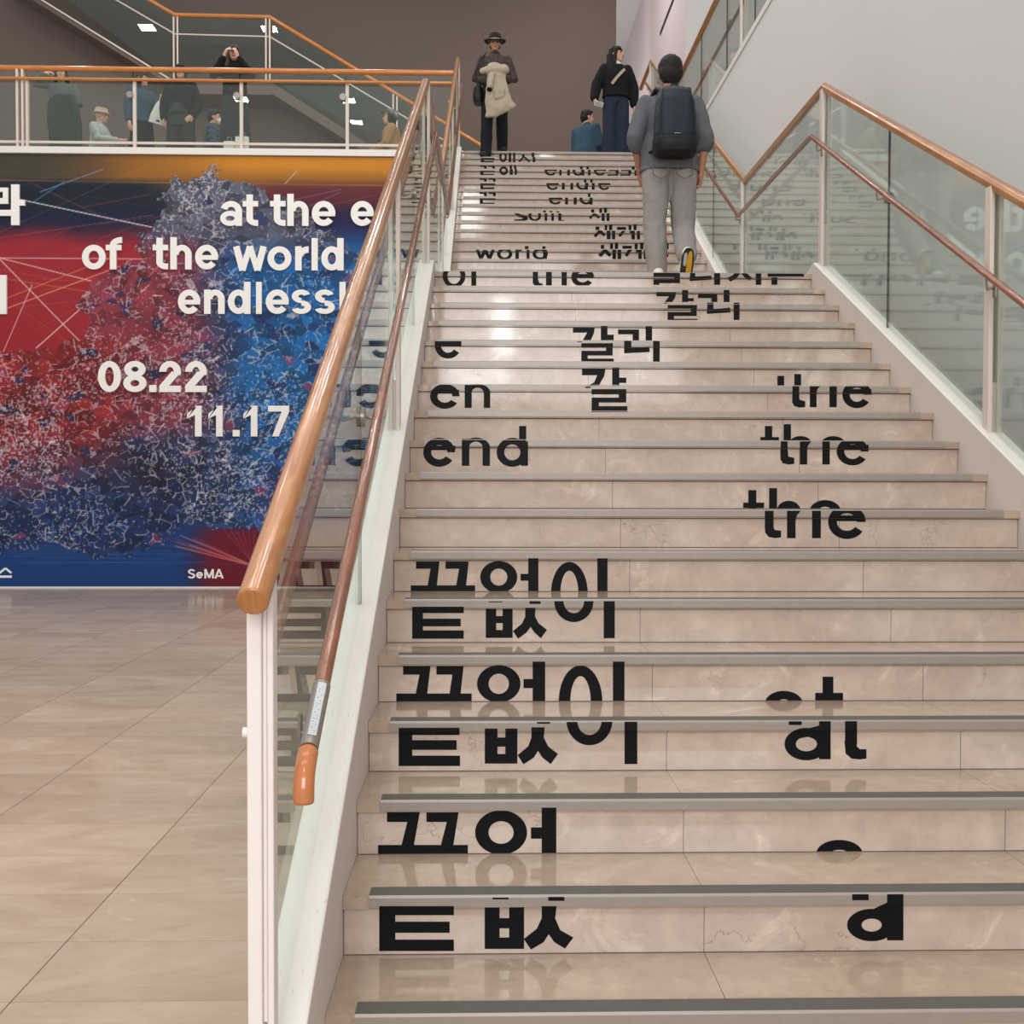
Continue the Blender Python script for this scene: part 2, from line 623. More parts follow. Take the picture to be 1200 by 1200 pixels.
def curb(side, flight, label):
    x0, x1 = (XL-CW, XL) if side < 0 else (XR, XR+CW)
    if flight == 1:
        ya, yb = 1.55, YLAND-0.02
        pts = [(ya, 0), (ya, nose_line1(ya)+0.10), (yb, nose_line1(yb)+0.085), (yb+0.26, ZLAND+0.004), (yb+0.26, 0)]
        pts[1] = (ya, max(0.05, nose_line1(ya)+0.10))
    else:
        ya, yb = YL2-0.28, YTOP
        pts = [(ya, ZLAND-0.05), (ya, ZLAND+0.01), (YL2-0.05, nose_line2(YL2-0.05)+0.03), (yb, nose_line2(yb)+0.06), (yb+0.28, ZTOP+0.01), (yb+0.28, ZTOP-0.5)]
    m = MB()
    m.prism_x(pts, x0, x1, 1, [0]*len(pts))                  # painted top, grey stucco cheeks
    o = m.build('curb', [M['curb'], M['side_stone']], None, bevel=0.006)
    return o, pts


RAIL_X = {-1: -0.411, 1: 2.242}
LOW_X = {-1: -0.342, 1: 2.172}

# solid flanks under the curbs and the ledge between the right curb and the wall
mb = MB()
mb.prism_x([(YLAND, 0), (YLAND, ZLAND-0.001), (YL2-0.28, ZLAND-0.001), (YTOP+0.29, ZTOP-0.25), (YTOP+0.29, 0)], XL-CW+0.004, XL-0.004)
tag(mb.build('trim_2', M['side_stone']), kind='structure')
mb = MB()
mb.prism_x([(2.6, 0), (YLAND, ZLAND-0.46), (YL2-0.2, ZLAND-0.46), (YTOP, ZTOP-0.5), (YTOP+0.29, ZTOP-0.5), (YTOP+0.29, 0)], XR+CW, XW-0.001)
tag(mb.build('trim_5', M['white_wall']), kind='structure')
mb = MB()
mb.prism_x([(YLAND, 0), (YLAND, ZLAND-0.001), (YL2-0.28, ZLAND-0.001), (YTOP+0.29, ZTOP-0.25), (YTOP+0.29, 0)], XR+0.004, XR+CW-0.004)
tag(mb.build('trim_3', M['side_stone']), kind='structure')

# ------------------------------------------------------------------ balustrades of the stairs
P1L, P2L = 7.113, 9.31                   # peak at the landing edge, foot of the upper flight
ZR = EYE+2.66                            # handrail height over the landing
ZL_ = EYE+2.352                          # lower handrail
END_U, END_Z = 1.875, EYE-0.204
TOP_Y, TOP_Z = 14.72, EYE+5.83
LE_Y, LE_Z = 2.045, EYE-0.507
LT_Y, LT_Z = 14.74, EYE+5.54


def lerp(a, b, t): return a+(b-a)*t


def rail_z(y):
    if y <= P1L: return lerp(END_Z, ZR, (y-END_U)/(P1L-END_U))
    if y <= P2L: return ZR
    return lerp(ZR, TOP_Z, min(1, (y-P2L)/(TOP_Y-P2L)))


def low_z(y):
    if y <= 7.17: return lerp(LE_Z, ZL_, (y-LE_Y)/(7.17-LE_Y))
    if y <= 9.27: return ZL_
    return lerp(ZL_, LT_Z, (y-9.27)/(LT_Y-9.27))


def base_z(y):
    if y <= YLAND-0.02: return nose_line1(y)+0.09
    if y <= YL2-0.28: return ZLAND+0.003
    if y <= YTOP: return max(ZLAND+0.01, nose_line2(y)+0.04)
    return ZTOP


POSTS = [2.02, 4.70, 7.10, 9.33, 12.0, 14.70]
JOINTS = [3.45, 5.95, 10.62, 13.35]


def balustrade(side):
    sname = 'left' if side < 0 else 'right'
    x = RAIL_X[side]
    xl = LOW_X[side]
    root = empty('balustrade', (x, END_U, 0), 0,
                 'glass and timber balustrade left of the stairs, its rounded handrail end facing us' if side < 0 else 'glass and timber balustrade right of the stairs, zigzagging before the white wall', 'balustrade')

    def part(m, name, mat, parent=None, **kw):
        o = m.build(name, mat, None, **kw)
        o.location = Vector(o.location)
        p = parent or root
        o.parent = p
        off = Vector((x, END_U, 0))
        o.location = Vector(o.location)-off if parent is None else Vector(o.location)
        return o

    # curbs (white painted upstands that hold the glass)
    for fl in (1, 2):
        o, _ = curb(side, fl, '')
        o.parent = root
        o.location = Vector(o.location)-Vector((x, END_U, 0))
    # upper handrail
    start = (x, END_U, END_Z) if side < 0 else (x, 1.6, rail_z(1.6))
    m = MB()
    m.sweep([start, (x, P1L, ZR), (x, P2L, ZR), (x, TOP_Y, TOP_Z)], 0.0285, 24)
    part(m, 'handrail', M['wood'], smooth=40, bevel=0.004)
    # top return of the right rail into the upper hall
    if side > 0:
        m = MB()
        m.sweep([(x, TOP_Y, TOP_Z), (x, TOP_Y+1.0, TOP_Z)], 0.0285, 20)
        part(m, 'handrail', M['wood_orange'], smooth=40)
    # lower handrail, brown, on brackets at the stair side
    m = MB()
    st = (xl, LE_Y+0.02, low_z(LE_Y+0.02)) if side < 0 else (xl, 1.7, low_z(1.7))
    m.sweep([st, (xl, 7.17, ZL_), (xl, 9.27, ZL_), (xl, LT_Y, LT_Z)], 0.0165, 20)
    lr = part(m, 'lower_handrail', M['wood_dark'], smooth=40)
    if side < 0:
        off = Vector((x, END_U, 0))
        d = Vector((0, LE_Y-7.17, LE_Z-ZL_)).normalized()
        p0 = Vector((xl, LE_Y, LE_Z))
        m = MB()
        cap = [p0, p0+d*0.022]
        ang0 = math.atan2(d.z, d.y)
        p = p0+d*0.022
        for k in range(1, 9):
            f = k/8.0
            a = Vector((0, math.cos(lerp(ang0, -PI/2-0.12+0.0, f))*1.0, 0))
            # bend from the slope down towards the floor
            dirv = (d*(1-f)+Vector((-0.0, -0.10, -1.0)).normalized()*f).normalized()
            p = p+dirv*0.0095
            cap.append(p.copy())
        cap.append(cap[-1]+Vector((0, -0.002, -0.014)))
        m.sweep(cap, 0.0198, 24)
        c = part(m, 'end_cap', M['orange_cap'], smooth=60, bevel=0.006)
        c['label'] = 'orange varnished bent end cap'
        m = MB()
        q0, q1 = p0-d*0.19, p0-d*0.002
        m.sweep([q0, q1], 0.0182, 24)
        sl = part(m, 'sleeve', M['steel'], smooth=40)
        m = MB()
        nrm = Vector((0.25, d.z, -d.y))
        if nrm.z < 0: nrm = -nrm
        nrm = (nrm-d*nrm.dot(d)).normalized()
        sd = d.cross(nrm)
        ctr = (p0-d*0.10)+nrm*0.0175
        vs = []
        for u in (-0.078, 0.078):
            for w in (-0.0085, 0.0085):
                for h in (0, 0.0025):
                    vs.append(ctr+d*u+sd*w+nrm*h)
        m.add(vs, [(0, 1, 3, 2), (4, 6, 7, 5), (0, 4, 5, 1), (2, 3, 7, 6), (0, 2, 6, 4), (1, 5, 7, 3)])
        for k in range(16):                                     # raised dots
            for r_ in range(2):
                if (k*7+r_*3) % 5 < 3:
                    m.disc(ctr+d*(-0.066+k*0.0088)+sd*(-0.003+0.006*r_)+nrm*0.003, nrm, 0.0014, 0.0014, 8)
        b = m.build('braille_plate', M['plate'], None)
        b.parent = sl
    # posts: two painted flat bars clasping the glass
    for k, y in enumerate(POSTS):
        if side > 0 and k == 0: continue
        zb = base_z(y)-0.03
        m = MB()
        zt = rail_z(y)-0.012
        if k == 0:
            m.box(x-0.031, y-0.055, 0.0, x-0.004, y-0.005, zt-0.045)
            m.box(x+0.004, y-0.045, 0.0, x+0.016, y-0.005, zt-0.03)
            m.box(x-0.004, y-0.046, 0.4, x+0.004, y-0.020, zt-0.02)
            part(m, 'newel_post', M['newel'], bevel=0.003)
            m = MB()
            m.disc((x-0.036, y-0.03, EYE-0.46), (1, 0, 0), 0.010, 0.014, 14)
            part(m, 'bolt', M['newel'], smooth=40)
        else:
            dy = 0.028
            for e in (-1, 1):
                xa = x+e*0.0205
                m.box(xa-0.0095, y-dy, zb, xa+0.0095, y+dy, zt)
            m.box(x-0.012, y-dy*0.5, zb, x+0.012, y+dy*0.5, zb+0.30)
            part(m, 'post', M['paint'], bevel=0.003)
    # glass panes between posts and joints
    cuts = sorted(([2.02] if side < 0 else [1.7])+POSTS[1:]+JOINTS)
    for a, b in zip(cuts[:-1], cuts[1:]):
        a2, b2 = a+0.004, b-0.004
        ys = [a2]
        for br in (YLAND-0.02, P1L, YLAND+0.24, YL2-0.28, YL2-0.05, P2L, ):
            if a2+0.02 < br < b2-0.02: ys.append(br)
        ys.append(b2)
        low = [(yy, base_z(yy)-0.02) for yy in ys]
        up = [(yy, rail_z(yy)-0.02) for yy in ys]
        m = MB()
        m.prism_x(low+up[::-1], x-0.005, x+0.005)
        part(m, 'glass_pane', M['glass'])
    for yj in JOINTS:
        m = MB()
        m.box(x-0.0052, yj-0.004, base_z(yj), x+0.0052, yj+0.004, rail_z(yj)-0.03)
        part(m, 'joint_gasket', M['gasket'])
    # brackets carrying the lower handrail
    for y in [2.16]*(side < 0)+[3.45, 4.62, 5.95, 7.06, 9.36, 10.62, 12.0, 13.35, 14.62]:
        if side < 0 and y == 4.62: continue
        z = low_z(y)
        m = MB()
        zz = z-0.055
        e = 1 if xl > x else -1
        if y in JOINTS:
            m.disc((x+e*0.012, y, zz), (1, 0, 0), 0.032, 0.012)
            m.disc((x-e*0.012, y, zz), (1, 0, 0), 0.032, 0.012)
            m.disc((x-e*0.022, y, zz), (1, 0, 0), 0.012, 0.014)
        else:
            m.box(min(x+e*0.03, x+e*0.036), y-0.014, zz-0.045, max(x+e*0.03, x+e*0.036), y+0.014, zz+0.035)
        m.sweep([(x+e*0.03, y, zz+0.0), (xl-e*0.006, y, zz-0.012), (xl, y, zz+0.006), (xl, y, z-0.012)], 0.0055, 10)
        part(m, 'bracket', M['steel'], smooth=50)
    return root


BL = balustrade(-1)
BR = balustrade(1)

# ------------------------------------------------------------------ lettering helpers
def clip_poly(poly, axis, val, keep_ge):
    out = []
    n = len(poly)
    for i in range(n):
        a, b = poly[i], poly[(i+1) % n]
        ia = (a[axis] >= val) == keep_ge or a[axis] == val
        ib = (b[axis] >= val) == keep_ge or b[axis] == val
        if ia: out.append(a)
        if ia != ib:
            t = (val-a[axis])/(b[axis]-a[axis])
            out.append(tuple(a[k]+t*(b[k]-a[k]) for k in range(len(a))))
    return out


def rect(x0, y0, x1, y1): return [[(x0, y0), (x1, y0), (x1, y1), (x0, y1)]]


def ring(cx, cy, ox, oy, ix, iy, y0=None, y1=None, a0=0, a1=360, n=44):
    """elliptic ring as quads; angles clockwise from the right, y down"""
    res = []
    for k in range(n):
        t0 = math.radians(a0+(a1-a0)*k/n)
        t1 = math.radians(a0+(a1-a0)*(k+1)/n)
        q = [(cx+ox*math.cos(t0), cy+oy*math.sin(t0)), (cx+ox*math.cos(t1), cy+oy*math.sin(t1)),
             (cx+ix*math.cos(t1), cy+iy*math.sin(t1)), (cx+ix*math.cos(t0), cy+iy*math.sin(t0))]
        if y0 is not None: q = clip_poly(q, 1, y0, True)
        if y1 is not None and len(q) > 2: q = clip_poly(q, 1, y1, False)
        if len(q) > 2: res.append(q)
    return res


def ee(cx, cy, ox, oy, ix, iy, bar, y0=None, y1=None, a_end=34):
    """letter e: open ring and crossbar"""
    return ring(cx, cy, ox, oy, ix, iy, y0, y1, a_end, 360)+rect(*bar)


def poly(*p): return [list(p)]


def conv(prims, ox, oy, s): return [[(ox+x/s, oy+y/s) for x, y in q] for q in prims]


def tri_ok(me): return me


def clusters(polys, gap):
    """groups of touching polygons (one letter, or one separate piece of it)"""
    bb = [(min(p[0] for p in q)-gap, max(p[0] for p in q)+gap, min(p[1] for p in q)-gap, max(p[1] for p in q)+gap) for q in polys]
    lab = list(range(len(polys)))

    def find(a):
        while lab[a] != a: a = lab[a]
        return a
    for i in range(len(polys)):
        for j in range(i):
            A, B = bb[i], bb[j]
            if A[0] <= B[1] and B[0] <= A[1] and A[2] <= B[3] and B[2] <= A[3]:
                lab[find(i)] = find(j)
    out = {}
    for i, q in enumerate(polys): out.setdefault(find(i), []).append(q)
    return list(out.values())


def letters_on_steps(flight, prims):
    """decals on the risers and metal edges of every step they cross"""
    groups = clusters(prims, 0.15)
    for (fl, i), (st, y, z, zp) in STEPS.items():
        if fl != flight: continue
        for grp in groups:
            m = MB()
            for plane, za, zb in ((y-0.0088, z-0.026, z+0.001), (y+0.0152, zp+0.001, z-0.033), (y-0.0008, z-0.0325, z-0.026)):
                for k, q in enumerate(grp):
                    w = [at(px, py, Y=plane) for px, py in q]
                    w = [(p.x, p.z) for p in w]
                    if max(p[1] for p in w) < za or min(p[1] for p in w) > zb: continue
                    w = clip_poly(w, 1, za, True)
                    if len(w) > 2: w = clip_poly(w, 1, zb, False)
                    if len(w) < 3: continue
                    if max(p[1] for p in w)-min(p[1] for p in w) < 0.0015: continue
                    m.prism_y([(x, zz-z) for x, zz in w], plane-y-0.000015*k, plane-y+0.0006)
            if m.v:
                m.build('letter', M['vinyl'], st)


R = rect
words1 = []
# large Korean and Latin words of the lower flight
words1.append(conv(
    poly((210, 205), (320, 205), (300, 317), (258, 317), (278, 238), (210, 238)) + poly((342, 205), (450, 205), (432, 317), (390, 317), (410, 238), (342, 238)) + R(180, 315, 481, 351)
    + ring(592, 273, 87, 74, 42, 38, None, 348) + R(692, 256, 735, 294) + R(728, 190, 777, 350), 380, 880, 2.857))
words1.append(conv(
    R(184, 520, 434, 550)+R(184, 550, 238, 632)+R(238, 572, 420, 609)+R(184, 632, 434, 670)
    + R(537, 523, 587, 663)+R(619, 523, 669, 663)+R(587, 560, 619, 594)+R(587, 625, 619, 663)
    + poly((728, 520), (778, 520), (773, 560), (770, 612), (735, 612), (728, 560)) + poly((773, 560), (790, 600), (834, 625), (806, 662), (770, 640), (745, 605))
    + poly((728, 560), (760, 600), (735, 640), (692, 665), (668, 630), (712, 595)) + R(750, 489, 804, 502)+R(563, 491, 617, 497), 380, 880, 2.857))
words1.append(conv(ring(690, 583, 82, 54, 34, 22)+poly((655, 548), (742, 508), (742, 545), (690, 562))+R(742, 480, 796, 634)+R(625, 480, 680, 500), 780, 880, 2.857))
words1.append(conv(ring(582, 343, 77, 45, 30, 12, None, 346), 780, 880, 2.857))
words1.append(conv(
    poly((114, 565), (228, 565), (214, 682), (166, 682), (182, 602), (114, 602)) + poly((252, 565), (365, 565), (352, 682), (306, 682), (318, 602), (252, 602)) + R(86, 680, 398, 720)
    + ring(510, 640, 90, 77, 42, 42, None, 716)+R(612, 620, 655, 658)+R(650, 548, 702, 714)
    + ring(848, 712, 90, 148, 42, 104, None, 714)+R(982, 548, 1030, 714), 440, 620, 3.529))
words1.append(conv(
    R(96, 822, 348, 852)+R(96, 852, 152, 937)+R(152, 873, 336, 913)+R(96, 937, 350, 980)
    + R(452, 825, 505, 970)+R(537, 825, 587, 970)+R(505, 862, 537, 900)+R(505, 930, 537, 970)
    + poly((645, 820), (700, 820), (696, 862), (690, 918), (655, 918), (645, 862)) + poly((696, 862), (715, 900), (755, 930), (725, 972), (690, 945), (665, 905))
    + poly((645, 862), (680, 905), (655, 945), (612, 973), (588, 935), (632, 898)) + R(668, 793, 722, 805)+R(480, 794, 530, 799)
    + ring(885, 792, 95, 102, 50, 60, 792, None)+R(1030, 792, 1083, 972), 440, 620, 3.529))
words1.append(conv(ring(293, 325, 112, 77, 40, 28, None, 316)+R(520, 165, 583, 316)+R(477, 260, 640, 303), 860, 760, 5))
words1.append(conv(ring(425, 560, 128, 95, 62, 42)+R(500, 423, 567, 648)+R(322, 423, 398, 448)+poly((345, 492), (505, 450), (505, 500), (350, 535))
    + R(652, 423, 722, 560)+poly((648, 540), (718, 540), (722, 575), (740, 590), (777, 590), (777, 645), (735, 650), (690, 645), (655, 615)), 860, 760, 5))
words1.append(conv(
    poly((190, 72), (300, 72), (288, 186), (244, 186), (258, 106), (190, 106)) + poly((328, 72), (437, 72), (425, 186), (378, 186), (392, 106), (328, 106)) + R(165, 184, 467, 222)
    + ring(578, 145, 87, 75, 40, 40, None, 221)+R(680, 130, 720, 162)+R(716, 57, 764, 221)
    + ring(909, 220, 86, 146, 42, 105, None, 221)+R(1040, 57, 1088, 221), 440, 640, 4))
words1.append(conv(
    R(172, 284, 414, 314)+R(172, 314, 223, 395)+R(223, 340, 400, 376)+R(172, 395, 414, 434)
    + R(517, 293, 566, 430)+R(596, 293, 643, 430)+R(566, 328, 596, 361)+R(566, 393, 596, 430)
    + poly((702, 290), (750, 290), (748, 330), (742, 380), (710, 380), (702, 330)) + poly((748, 330), (765, 362), (804, 392), (776, 432), (745, 405), (720, 368))
    + poly((702, 330), (735, 368), (708, 405), (668, 434), (645, 398), (688, 362)) + R(722, 258, 774, 271)+R(530, 259, 595, 263)
    + ring(930, 258, 92, 98, 48, 56, 258, None)+R(1070, 258, 1122, 432), 440, 640, 4))
# the / the / the
words1.append(conv(R(102, 86, 158, 226)+R(66, 174, 213, 212)+R(248, 72, 304, 226)+ring(386, 235, 85, 74, 35, 20, None, 226)+ring(642, 240, 112, 84, 48, 38, None, 226), 860, 560, 6))
words1.append(conv(R(218, 231, 280, 360)+poly((218, 340), (278, 340), (285, 365), (332, 372), (332, 418), (290, 424), (245, 415), (220, 385))
    + R(374, 231, 434, 424)+poly((434, 231), (470, 231), (445, 262), (434, 300))+R(550, 231, 612, 424)+ee(795, 310, 132, 120, 70, 62, (720, 264, 920, 304), 231), 860, 560, 6))
words1.append(conv(R(218, 475, 270, 580)+R(186, 553, 317, 576)+R(350, 462, 402, 580)+ring(468, 598, 78, 52, 30, 15, None, 580)+ring(698, 610, 90, 64, 40, 22, None, 580), 860, 420, 6))
words1.append(conv(R(330, 583, 378, 690)+poly((326, 640), (378, 640), (384, 690), (425, 700), (425, 742), (385, 746), (345, 738), (328, 710))
    + R(464, 583, 516, 746)+poly((516, 583), (545, 583), (522, 612), (516, 640))+R(622, 583, 675, 746)+ee(835, 655, 112, 97, 58, 52, (775, 607, 947, 645), 583), 860, 420, 6))
words1.append(conv(R(306, 122, 354, 190)+R(425, 110, 473, 190), 860, 420, 6))
words1.append(conv(R(412, 192, 460, 290)+poly((410, 260), (458, 260), (462, 290), (502, 302), (502, 342), (460, 346), (425, 335), (410, 310))
    + R(534, 192, 582, 343)+poly((582, 192), (612, 192), (588, 215), (582, 240))+R(672, 192, 724, 343)+ee(865, 255, 102, 95, 50, 50, (815, 216, 967, 248), 192), 860, 420, 6))
# en / end / e
words1.append(conv(ee(248, 267, 104, 87, 52, 44, (190, 220, 347, 248))+R(387, 186, 437, 348)+R(522, 238, 567, 348)+ring(478, 242, 90, 62, 42, 36, None, 242), 480, 420, 6))
words1.append(conv(ee(208, 660, 112, 102, 56, 50, (150, 614, 322, 645))+R(367, 565, 420, 755)+R(513, 620, 565, 755)+ring(466, 625, 99, 68, 47, 40, None, 625)
    + ring(722, 660, 110, 102, 56, 56)+R(770, 475, 820, 584)+R(782, 584, 833, 755), 480, 420, 6))
words1.append(conv(ee(137, 570, 85, 86, 45, 48, (52, 544, 222, 578), 544), 500, 300, 5.4545))
# gal / galri
words1.append(conv(poly((188, 535), (425, 535), (412, 610), (380, 660), (310, 670), (340, 598), (188, 598))+poly((380, 660), (360, 704), (245, 704), (310, 670))
    + R(492, 522, 563, 704)+R(563, 622, 634, 675), 660, 370, 8.571))
words1.append(conv(R(222, 712, 275, 726)+R(285, 737, 634, 790)+R(558, 790, 634, 822)+R(285, 822, 634, 872)+R(285, 872, 358, 908)+R(285, 908, 645, 967), 660, 370, 8.571))
words1.append(conv(poly((98, 113), (318, 113), (308, 180), (275, 250), (195, 250), (240, 170), (98, 170))+R(378, 103, 445, 250)+R(445, 190, 508, 245)
    + R(550, 138, 697, 187)+R(697, 138, 762, 250)+R(828, 103, 893, 250), 660, 370, 8.571))
words1.append(conv(R(140, 258, 190, 266)+R(182, 275, 500, 322)+R(430, 322, 497, 352)+R(182, 352, 497, 400)+R(182, 400, 247, 430)+R(182, 430, 508, 464)
    + R(612, 252, 685, 325)+poly((612, 325), (685, 325), (865, 310), (870, 365), (612, 378))+R(903, 252, 970, 464), 660, 370, 8.571))
words1.append(conv(poly((110, 240), (243, 240), (235, 280), (215, 308), (165, 308), (195, 270), (110, 270))+R(282, 228, 322, 308)+R(322, 282, 360, 303)
    + R(388, 250, 478, 282)+R(478, 250, 518, 308)+R(560, 228, 600, 308), 750, 300, 5.714))
words1.append(conv(R(160, 312, 185, 318)+R(185, 328, 382, 352)+R(340, 352, 380, 375)+R(185, 375, 380, 402)+R(185, 402, 228, 420)+R(185, 420, 385, 428)
    + R(450, 312, 492, 357)+poly((448, 357), (492, 357), (603, 345), (605, 378), (447, 388))+R(627, 312, 667, 428), 750, 300, 5.714))
words1.append(conv(R(90, 112, 268, 140)+R(230, 140, 268, 155)+R(90, 155, 268, 182)+R(90, 182, 130, 193)
    + R(335, 100, 370, 137)+poly((333, 137), (370, 137), (478, 132), (480, 158), (333, 168))+R(497, 100, 537, 193)
    + poly((640, 100), (672, 100), (672, 118), (645, 150), (605, 172), (585, 148), (625, 125))+poly((672, 100), (705, 100), (725, 125), (750, 145), (735, 165), (708, 150), (672, 112))
    + R(775, 100, 812, 193)+R(855, 114, 1098, 138)+R(880, 142, 920, 193), 750, 300, 5.714))
words1.append(conv(ring(175, 128, 73, 75, 42, 50, 98, 189)+R(285, 98, 317, 190), 500, 300, 5.4545))
words1.append(conv(R(678, 98, 712, 160)+poly((678, 150), (712, 150), (720, 172), (742, 178), (742, 188), (690, 188), (678, 175))
    + R(763, 98, 800, 188)+R(862, 98, 896, 188)+ee(997, 135, 73, 62, 38, 33, (930, 115, 1068, 138), 98, 188), 500, 300, 5.4545))
for w in words1: letters_on_steps(1, w)

words2 = []
words2.append(conv(R(350, 108, 425, 125)+R(255, 165, 430, 187)+R(255, 187, 297, 203)+R(255, 203, 420, 220), 540, 170, 10.909))
words2.append(conv(ring(540, 150, 50, 68, 20, 38, 105, 220)+R(612, 98, 645, 220)+R(667, 98, 697, 220)
    + poly((785, 118), (815, 118), (815, 165), (805, 165), (760, 217), (733, 205), (780, 160))+poly((815, 140), (825, 150), (890, 200), (870, 220), (805, 165))+R(905, 98, 940, 150)+R(918, 150, 952, 220), 540, 170, 10.909))
words2.append(conv(R(245, 262, 330, 280)+R(297, 280, 330, 300)+R(350, 262, 437, 280)+R(405, 280, 437, 300)+R(250, 328, 435, 345)+R(250, 345, 290, 368)+R(250, 368, 425, 382)
    + ring(548, 328, 56, 55, 25, 25)+R(625, 252, 655, 306)+R(625, 306, 665, 380)+R(680, 252, 710, 306)+R(688, 306, 718, 380), 540, 170, 10.909))
words2.append(conv(R(242, 427, 332, 445)+R(297, 445, 332, 467)+R(355, 427, 445, 445)+R(412, 445, 445, 467)+R(250, 490, 438, 510)+R(250, 510, 285, 540)+R(250, 540, 428, 565), 540, 170, 10.909))
words2.append(conv(R(240, 602, 332, 625)+R(297, 625, 332, 655)+R(355, 602, 447, 625)+R(412, 625, 447, 655)+R(243, 680, 443, 705)+R(243, 705, 283, 735)+R(243, 735, 430, 752), 540, 170, 10.909))
words2.append(conv(ee(203, 84, 57, 42, 32, 26, (145, 70, 262, 82), 70)+R(283, 72, 305, 125)+R(358, 72, 383, 125)+ring(460, 85, 52, 42, 28, 26, 70)+R(492, 70, 518, 125)+R(478, 37, 503, 67)
    + R(537, 37, 560, 67)+R(553, 72, 577, 125)+ee(665, 84, 57, 42, 32, 26, (608, 70, 722, 82), 70)
    + R(745, 72, 840, 85)+R(812, 85, 840, 112)+R(735, 113, 835, 127)+R(862, 72, 958, 85)+R(930, 85, 958, 112)+R(855, 113, 950, 127)+R(963, 40, 990, 70)+R(988, 73, 1015, 128)+R(1060, 80, 1083, 128), 620, 190, 8))
words2.append(conv(ee(222, 212, 58, 50, 34, 32, (163, 197, 278, 213), 197)+R(307, 195, 335, 257)+R(388, 195, 413, 257)+ring(500, 210, 58, 50, 32, 32, 195)+R(525, 195, 552, 260)+R(515, 165, 538, 192)
    + R(572, 165, 597, 192)+R(588, 195, 615, 258)+ee(705, 212, 58, 50, 34, 32, (648, 197, 762, 214), 197), 620, 190, 8))
words2.append(conv(ee(248, 348, 62, 50, 36, 32, (185, 333, 312, 349), 333)+R(338, 333, 365, 397)+R(418, 333, 447, 397)+ring(535, 345, 62, 53, 34, 33, 333)+R(567, 333, 595, 398)+R(552, 293, 575, 328), 620, 190, 8))
words2.append(conv(poly((105, 172), (150, 172), (245, 205), (245, 235), (150, 205))+poly((245, 205), (245, 235), (215, 248), (105, 248), (110, 232), (180, 228))
    + ring(315, 195, 65, 54, 36, 36, 172)+R(398, 143, 427, 165)+R(413, 172, 440, 247)+R(462, 147, 492, 165)+R(480, 172, 507, 247)+R(532, 150, 562, 165)+R(550, 172, 582, 238)+R(550, 238, 608, 248), 590, 230, 8.571))
SE = R(880, 132, 912, 168)+poly((905, 172), (925, 172), (925, 200), (905, 195), (878, 230), (858, 212))+poly((915, 172), (925, 172), (975, 205), (955, 225), (910, 195))+R(962, 120, 990, 168)+R(985, 172, 1017, 248)+R(1010, 112, 1040, 168)+R(1035, 172, 1065, 248)
words2.append(conv(SE, 590, 230, 8.571))
words2.append(conv(poly((37, 163), (57, 163), (78, 217), (58, 217))+poly((80, 165), (105, 165), (78, 217), (58, 217))+poly((80, 165), (105, 165), (128, 217), (108, 217))+poly((130, 163), (150, 163), (128, 217), (108, 217))
    + ring(207, 188, 45, 35, 24, 20, 163, 220)+R(270, 163, 290, 218)+R(290, 163, 308, 172)+R(325, 142, 347, 160)+R(335, 164, 353, 218)+ring(415, 188, 45, 33, 24, 19, 163)+R(432, 164, 455, 218)+R(427, 142, 447, 160), 550, 260, 5))
words2.append(conv(R(740, 28, 762, 50)+poly((757, 50), (775, 50), (800, 75), (788, 85), (763, 68), (740, 92), (728, 80))+R(793, 17, 808, 50)+R(805, 52, 828, 103)+R(818, 15, 838, 50)+R(835, 52, 855, 103)
    + R(865, 30, 918, 47)+poly((895, 52), (915, 52), (885, 90), (872, 80))+R(933, 18, 950, 50)+R(962, 15, 980, 50)+R(940, 52, 970, 68)+R(950, 68, 970, 103)+R(982, 53, 1000, 103), 550, 260, 5))
words2.append(conv(R(770, 135, 790, 160)+poly((785, 162), (805, 162), (835, 190), (822, 205), (795, 185), (770, 207), (755, 193))+R(825, 125, 842, 160)+R(838, 163, 860, 218)+R(852, 122, 872, 160)+R(868, 163, 890, 218)
    + R(897, 140, 952, 157)+poly((930, 163), (955, 163), (925, 205), (910, 195))+R(968, 125, 987, 160)+R(1000, 122, 1020, 160)+R(975, 163, 1010, 180)+R(990, 180, 1010, 218)+R(1022, 163, 1042, 218)+R(1145, 125, 1168, 162)+R(1145, 188, 1165, 205), 550, 260, 5))
for w in words2: letters_on_steps(2, w)


# ------------------------------------------------------------------ mural
YM = 14.66


